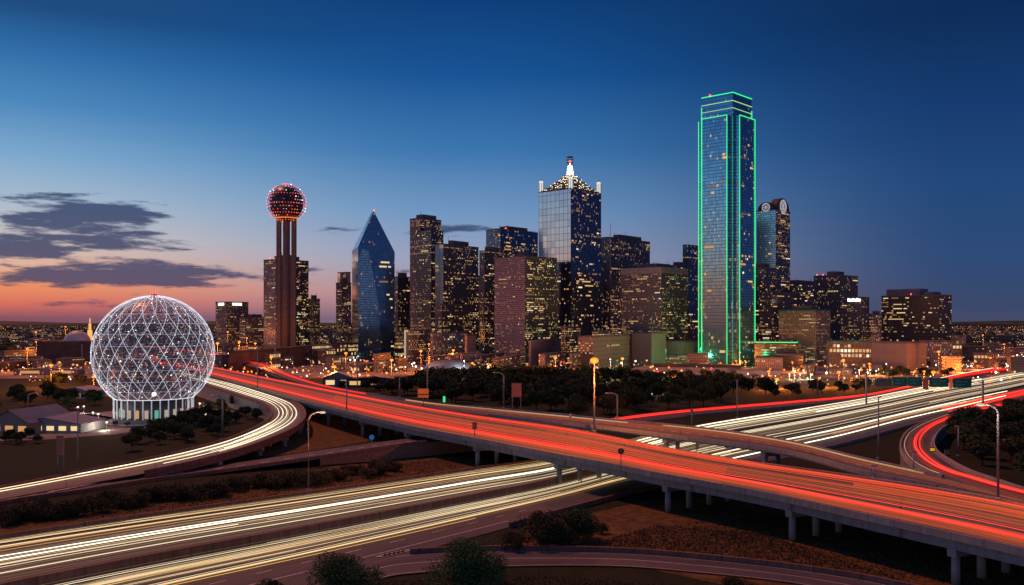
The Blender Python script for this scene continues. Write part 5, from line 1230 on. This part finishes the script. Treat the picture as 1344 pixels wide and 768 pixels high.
while c_ < 130:
    x_, y_ = rw.uniform(min(q[0] for q in wp), max(q[0] for q in wp)), rw.uniform(min(q[1] for q in wp), max(q[1] for q in wp))
    if not inside(x_, y_, wp): continue
    c_ += 1; s_ = rw.uniform(.8, 1.25); lob = [(Vector((x_ + rw.gauss(0, 3) * s_, y_ + rw.gauss(0, 3) * s_, rw.uniform(4, 9) * s_)), rw.uniform(1.8, 3.2)) for _ in range(9)]
    for _ in range(620):
        c0, cr0 = rw.choice(lob); d = Vector((rw.gauss(0, 1), rw.gauss(0, 1), rw.gauss(0, 1))).normalized() * cr0 * rw.random() ** .35; p_ = c0 + d
        u = Vector((rw.gauss(0, 1), rw.gauss(0, 1), rw.gauss(0, .6))).normalized(); v = u.cross(Vector((rw.gauss(0, 1), rw.gauss(0, 1), rw.gauss(0, 1)))).normalized(); q = rw.uniform(.5, 1.1)
        m.face([p_ - u * q, p_ + v * q * .5, p_ + u * q, p_ - v * q * .5])
tag(m.build('park_woods', leaf_a), kind='stuff')
# the close trees and shrubs along the bottom
near1 = tree_proto(7, 13.5, 8.5, 15000, .20, 34, leaf_c, 1.2, .3); near2 = tree_proto(8, 13.5, 9.5, 16000, .20, 36, leaf_c, 1.4, .3)
put_tree(near1, P(452, 795), 1.12, .3, 'rounded green tree at the bottom edge, left of two close ones')
put_tree(near2, P(615, 783), 1.15, 1.3, 'rounded green tree at the bottom edge before the exit ramp')
shr = [tree_proto(31 + i, 9, 5.5, 7000, .20, 22, leaf_b if i == 0 else leaf_a, .2, .15) for i in range(2)]
for px, pb, s_, lb in ((712, 716, 1.45, 'big olive shrub above the exit ramp parapet'), (755, 708, 1.35, 'darker shrub right of the big olive one'), (672, 722, .8, 'small shrub left of the big olive one'), (735, 718, .9, 'low shrub before the two big shrubs'), (790, 700, .45, 'low bush against the orange lit wall')):
    put_tree(shr[int(px) % 2], P(px, pb), s_, px * .3, lb, None, 'shrub')
# hedge of shrubs on the bank between the frontage road and freeway
hp = [tree_proto(51 + i, 7, 3.6, 2600, .24, 14, leaf_b, .1, .12) for i in range(3)]
for i in range(46):
    u = i / 45; px = -40 + u * 560; pb = 690 - (px + 40) * .128 + rt.uniform(-5, 5)
    put_tree(rt.choice(hp), P(px, pb), rt.uniform(.8, 1.35), rt.random() * 6.28, 'dark shrub on the bank between the frontage road and freeway', 'shrubs on the roadside bank', 'shrub')
for i in range(16):
    put_tree(rt.choice(hp), P(rt.uniform(330, 1000), 768 + rt.uniform(10, 30)), rt.uniform(.5, .9), rt.random() * 6, 'low dark bush along the bottom edge of the picture', 'bushes along the bottom edge', 'shrub')
# dry grass tufts
m = MB(); rg = random.Random(3)
for (poly, n_) in (([(790, 710), (860, 690), (1000, 700), (1180, 760), (1250, 790), (1000, 738), (860, 722), (700, 720)], 9000), ([(0, 695), (400, 648), (620, 612), (600, 600), (400, 625), (0, 680)], 7000), ([(880, 690), (1000, 672), (1344, 720), (1344, 768), (1200, 765)], 7000), ([(350, 768), (700, 755), (1100, 785), (700, 800), (400, 800)], 3500)):
    W_ = [P(*q, 0) for q in poly]; wp = [(q.x, q.y) for q in W_]; xs = [q[0] for q in wp]; ys = [q[1] for q in wp]; c_ = 0
    while c_ < n_:
        x_, y_ = rg.uniform(min(xs), max(xs)), rg.uniform(min(ys), max(ys))
        if not inside(x_, y_, wp): continue
        c_ += 1; a_ = rg.random() * 3.14; s_ = rg.uniform(.08, .22); h_ = rg.uniform(.12, .5); lx, ly = rg.uniform(-.15, .15), rg.uniform(-.15, .15)
        m.face([(x_ - math.cos(a_) * s_, y_ - math.sin(a_) * s_, 0), (x_ + math.cos(a_) * s_, y_ + math.sin(a_) * s_, 0), (x_ + lx, y_ + ly, h_)])
tag(m.build('grass', leaf_mat('dry_grass', C(.07, .042, .018), C(.16, .09, .04))), kind='stuff')

# ------------------------------------------------------------------ the spread of distant lights and roofs
m = MB(); rl = random.Random(9)
for i in range(2300):
    Y = 1500 + 6500 * rl.random() ** 1.4; px = rl.uniform(-40, 1384)
    s_ = Y / F * rl.uniform(.16, .48); z_ = rl.uniform(3, 14)
    if 560 < px < 1150 and rl.random() < .6: continue
    mi = rl.choices([0, 1, 2, 3, 4], [7, 5, 2, .5, .3])[0]
    p_ = Q(px, Y, z_); m.octa(p_, s_, mi)
tag(m.build('city_lights', [emit_mat('far_orange', (1, .30, .06), 2.4), emit_mat('far_amber', (1, .55, .2), 2.2), emit_mat('far_white', (1, .9, .8), 1.6), emit_mat('far_red', (1, .08, .05), 1.5), emit_mat('far_purple', (.6, .1, .8), 1.2)]), kind='stuff')
m = MB()
for i in range(1700):
    Y = 690 + 620 * rl.random(); px = rl.uniform(-20, 1364)
    if 500 < px < 1000 and Y < 800: continue
    if px < 300 and Y < 800 and rl.random() < .5: continue
    s_ = rl.choice([.3, .45, .6, .8, 1.2]) ; z_ = rl.uniform(1, 8)
    p_ = Q(px, Y, z_); m.octa(p_, s_, rl.choices([0, 1, 2, 3, 4], [8, 6, 3, 1.2, .3])[0])
tag(m.build('street_lights', [sodium_small, amber_small, white_small, red_small, green_small]), kind='stuff')
m = MB()
for i in range(700):
    Y = 1600 + 5500 * rl.random() ** 1.3; px = rl.uniform(-60, 1400); p_ = Q(px, Y); w_ = rl.uniform(15, 70); h_ = rl.uniform(5, 16)
    m.box(p_.x, p_.x + w_, p_.y, p_.y + rl.uniform(15, 50), 0, h_, 0)
tag(m.build('distant_city', [fa['office_small']]), kind='stuff')
m = MB()
for i in range(3000):
    Y = 1500 + 5500 * rl.random() ** 1.2; px = rl.uniform(-60, 1400); p_ = Q(px, Y, 0); r_ = rl.uniform(7, 16)
    m.ball((p_.x, p_.y, rl.uniform(2, 6)), r_, 0, 6, 3, .6)
tag(m.build('distant_woods', leaf_a), kind='stuff')
hp_ = MB()
for i in range(60):
    x0, x1 = -16000 + i * 540, -16000 + (i + 1) * 540; h0, h1 = 40 + 25 * math.sin(i * .7), 40 + 25 * math.sin((i + 1) * .7)
    hp_.face([(x0, 15000, 0), (x1, 15000, 0), (x1, 17000, h1), (x0, 17000, h0)]); hp_.face([(x0, 17000, h0), (x1, 17000, h1), (x1, 19000, 0), (x0, 19000, 0)])
tag(hp_.build('hills', leaf_a), kind='structure')

# ------------------------------------------------------------------ evening haze
if HAZE:
    hz = MB(); hz.box(-9000, 9000, -60, 9500, -1, 420)
    hm = bpy.data.materials.new('haze_air'); hm.use_nodes = True; hm.node_tree.nodes.clear(); ht = NT(hm.node_tree)
    pv = ht.node('ShaderNodeVolumePrincipled'); pv.inputs['Density'].default_value = .00006; pv.inputs['Color'].default_value = (.75, .78, .9, 1)
    ho = ht.node('ShaderNodeOutputMaterial'); ht.l.new(pv.outputs[0], ho.inputs['Volume']); tag(hz.build('haze', hm), kind='stuff')
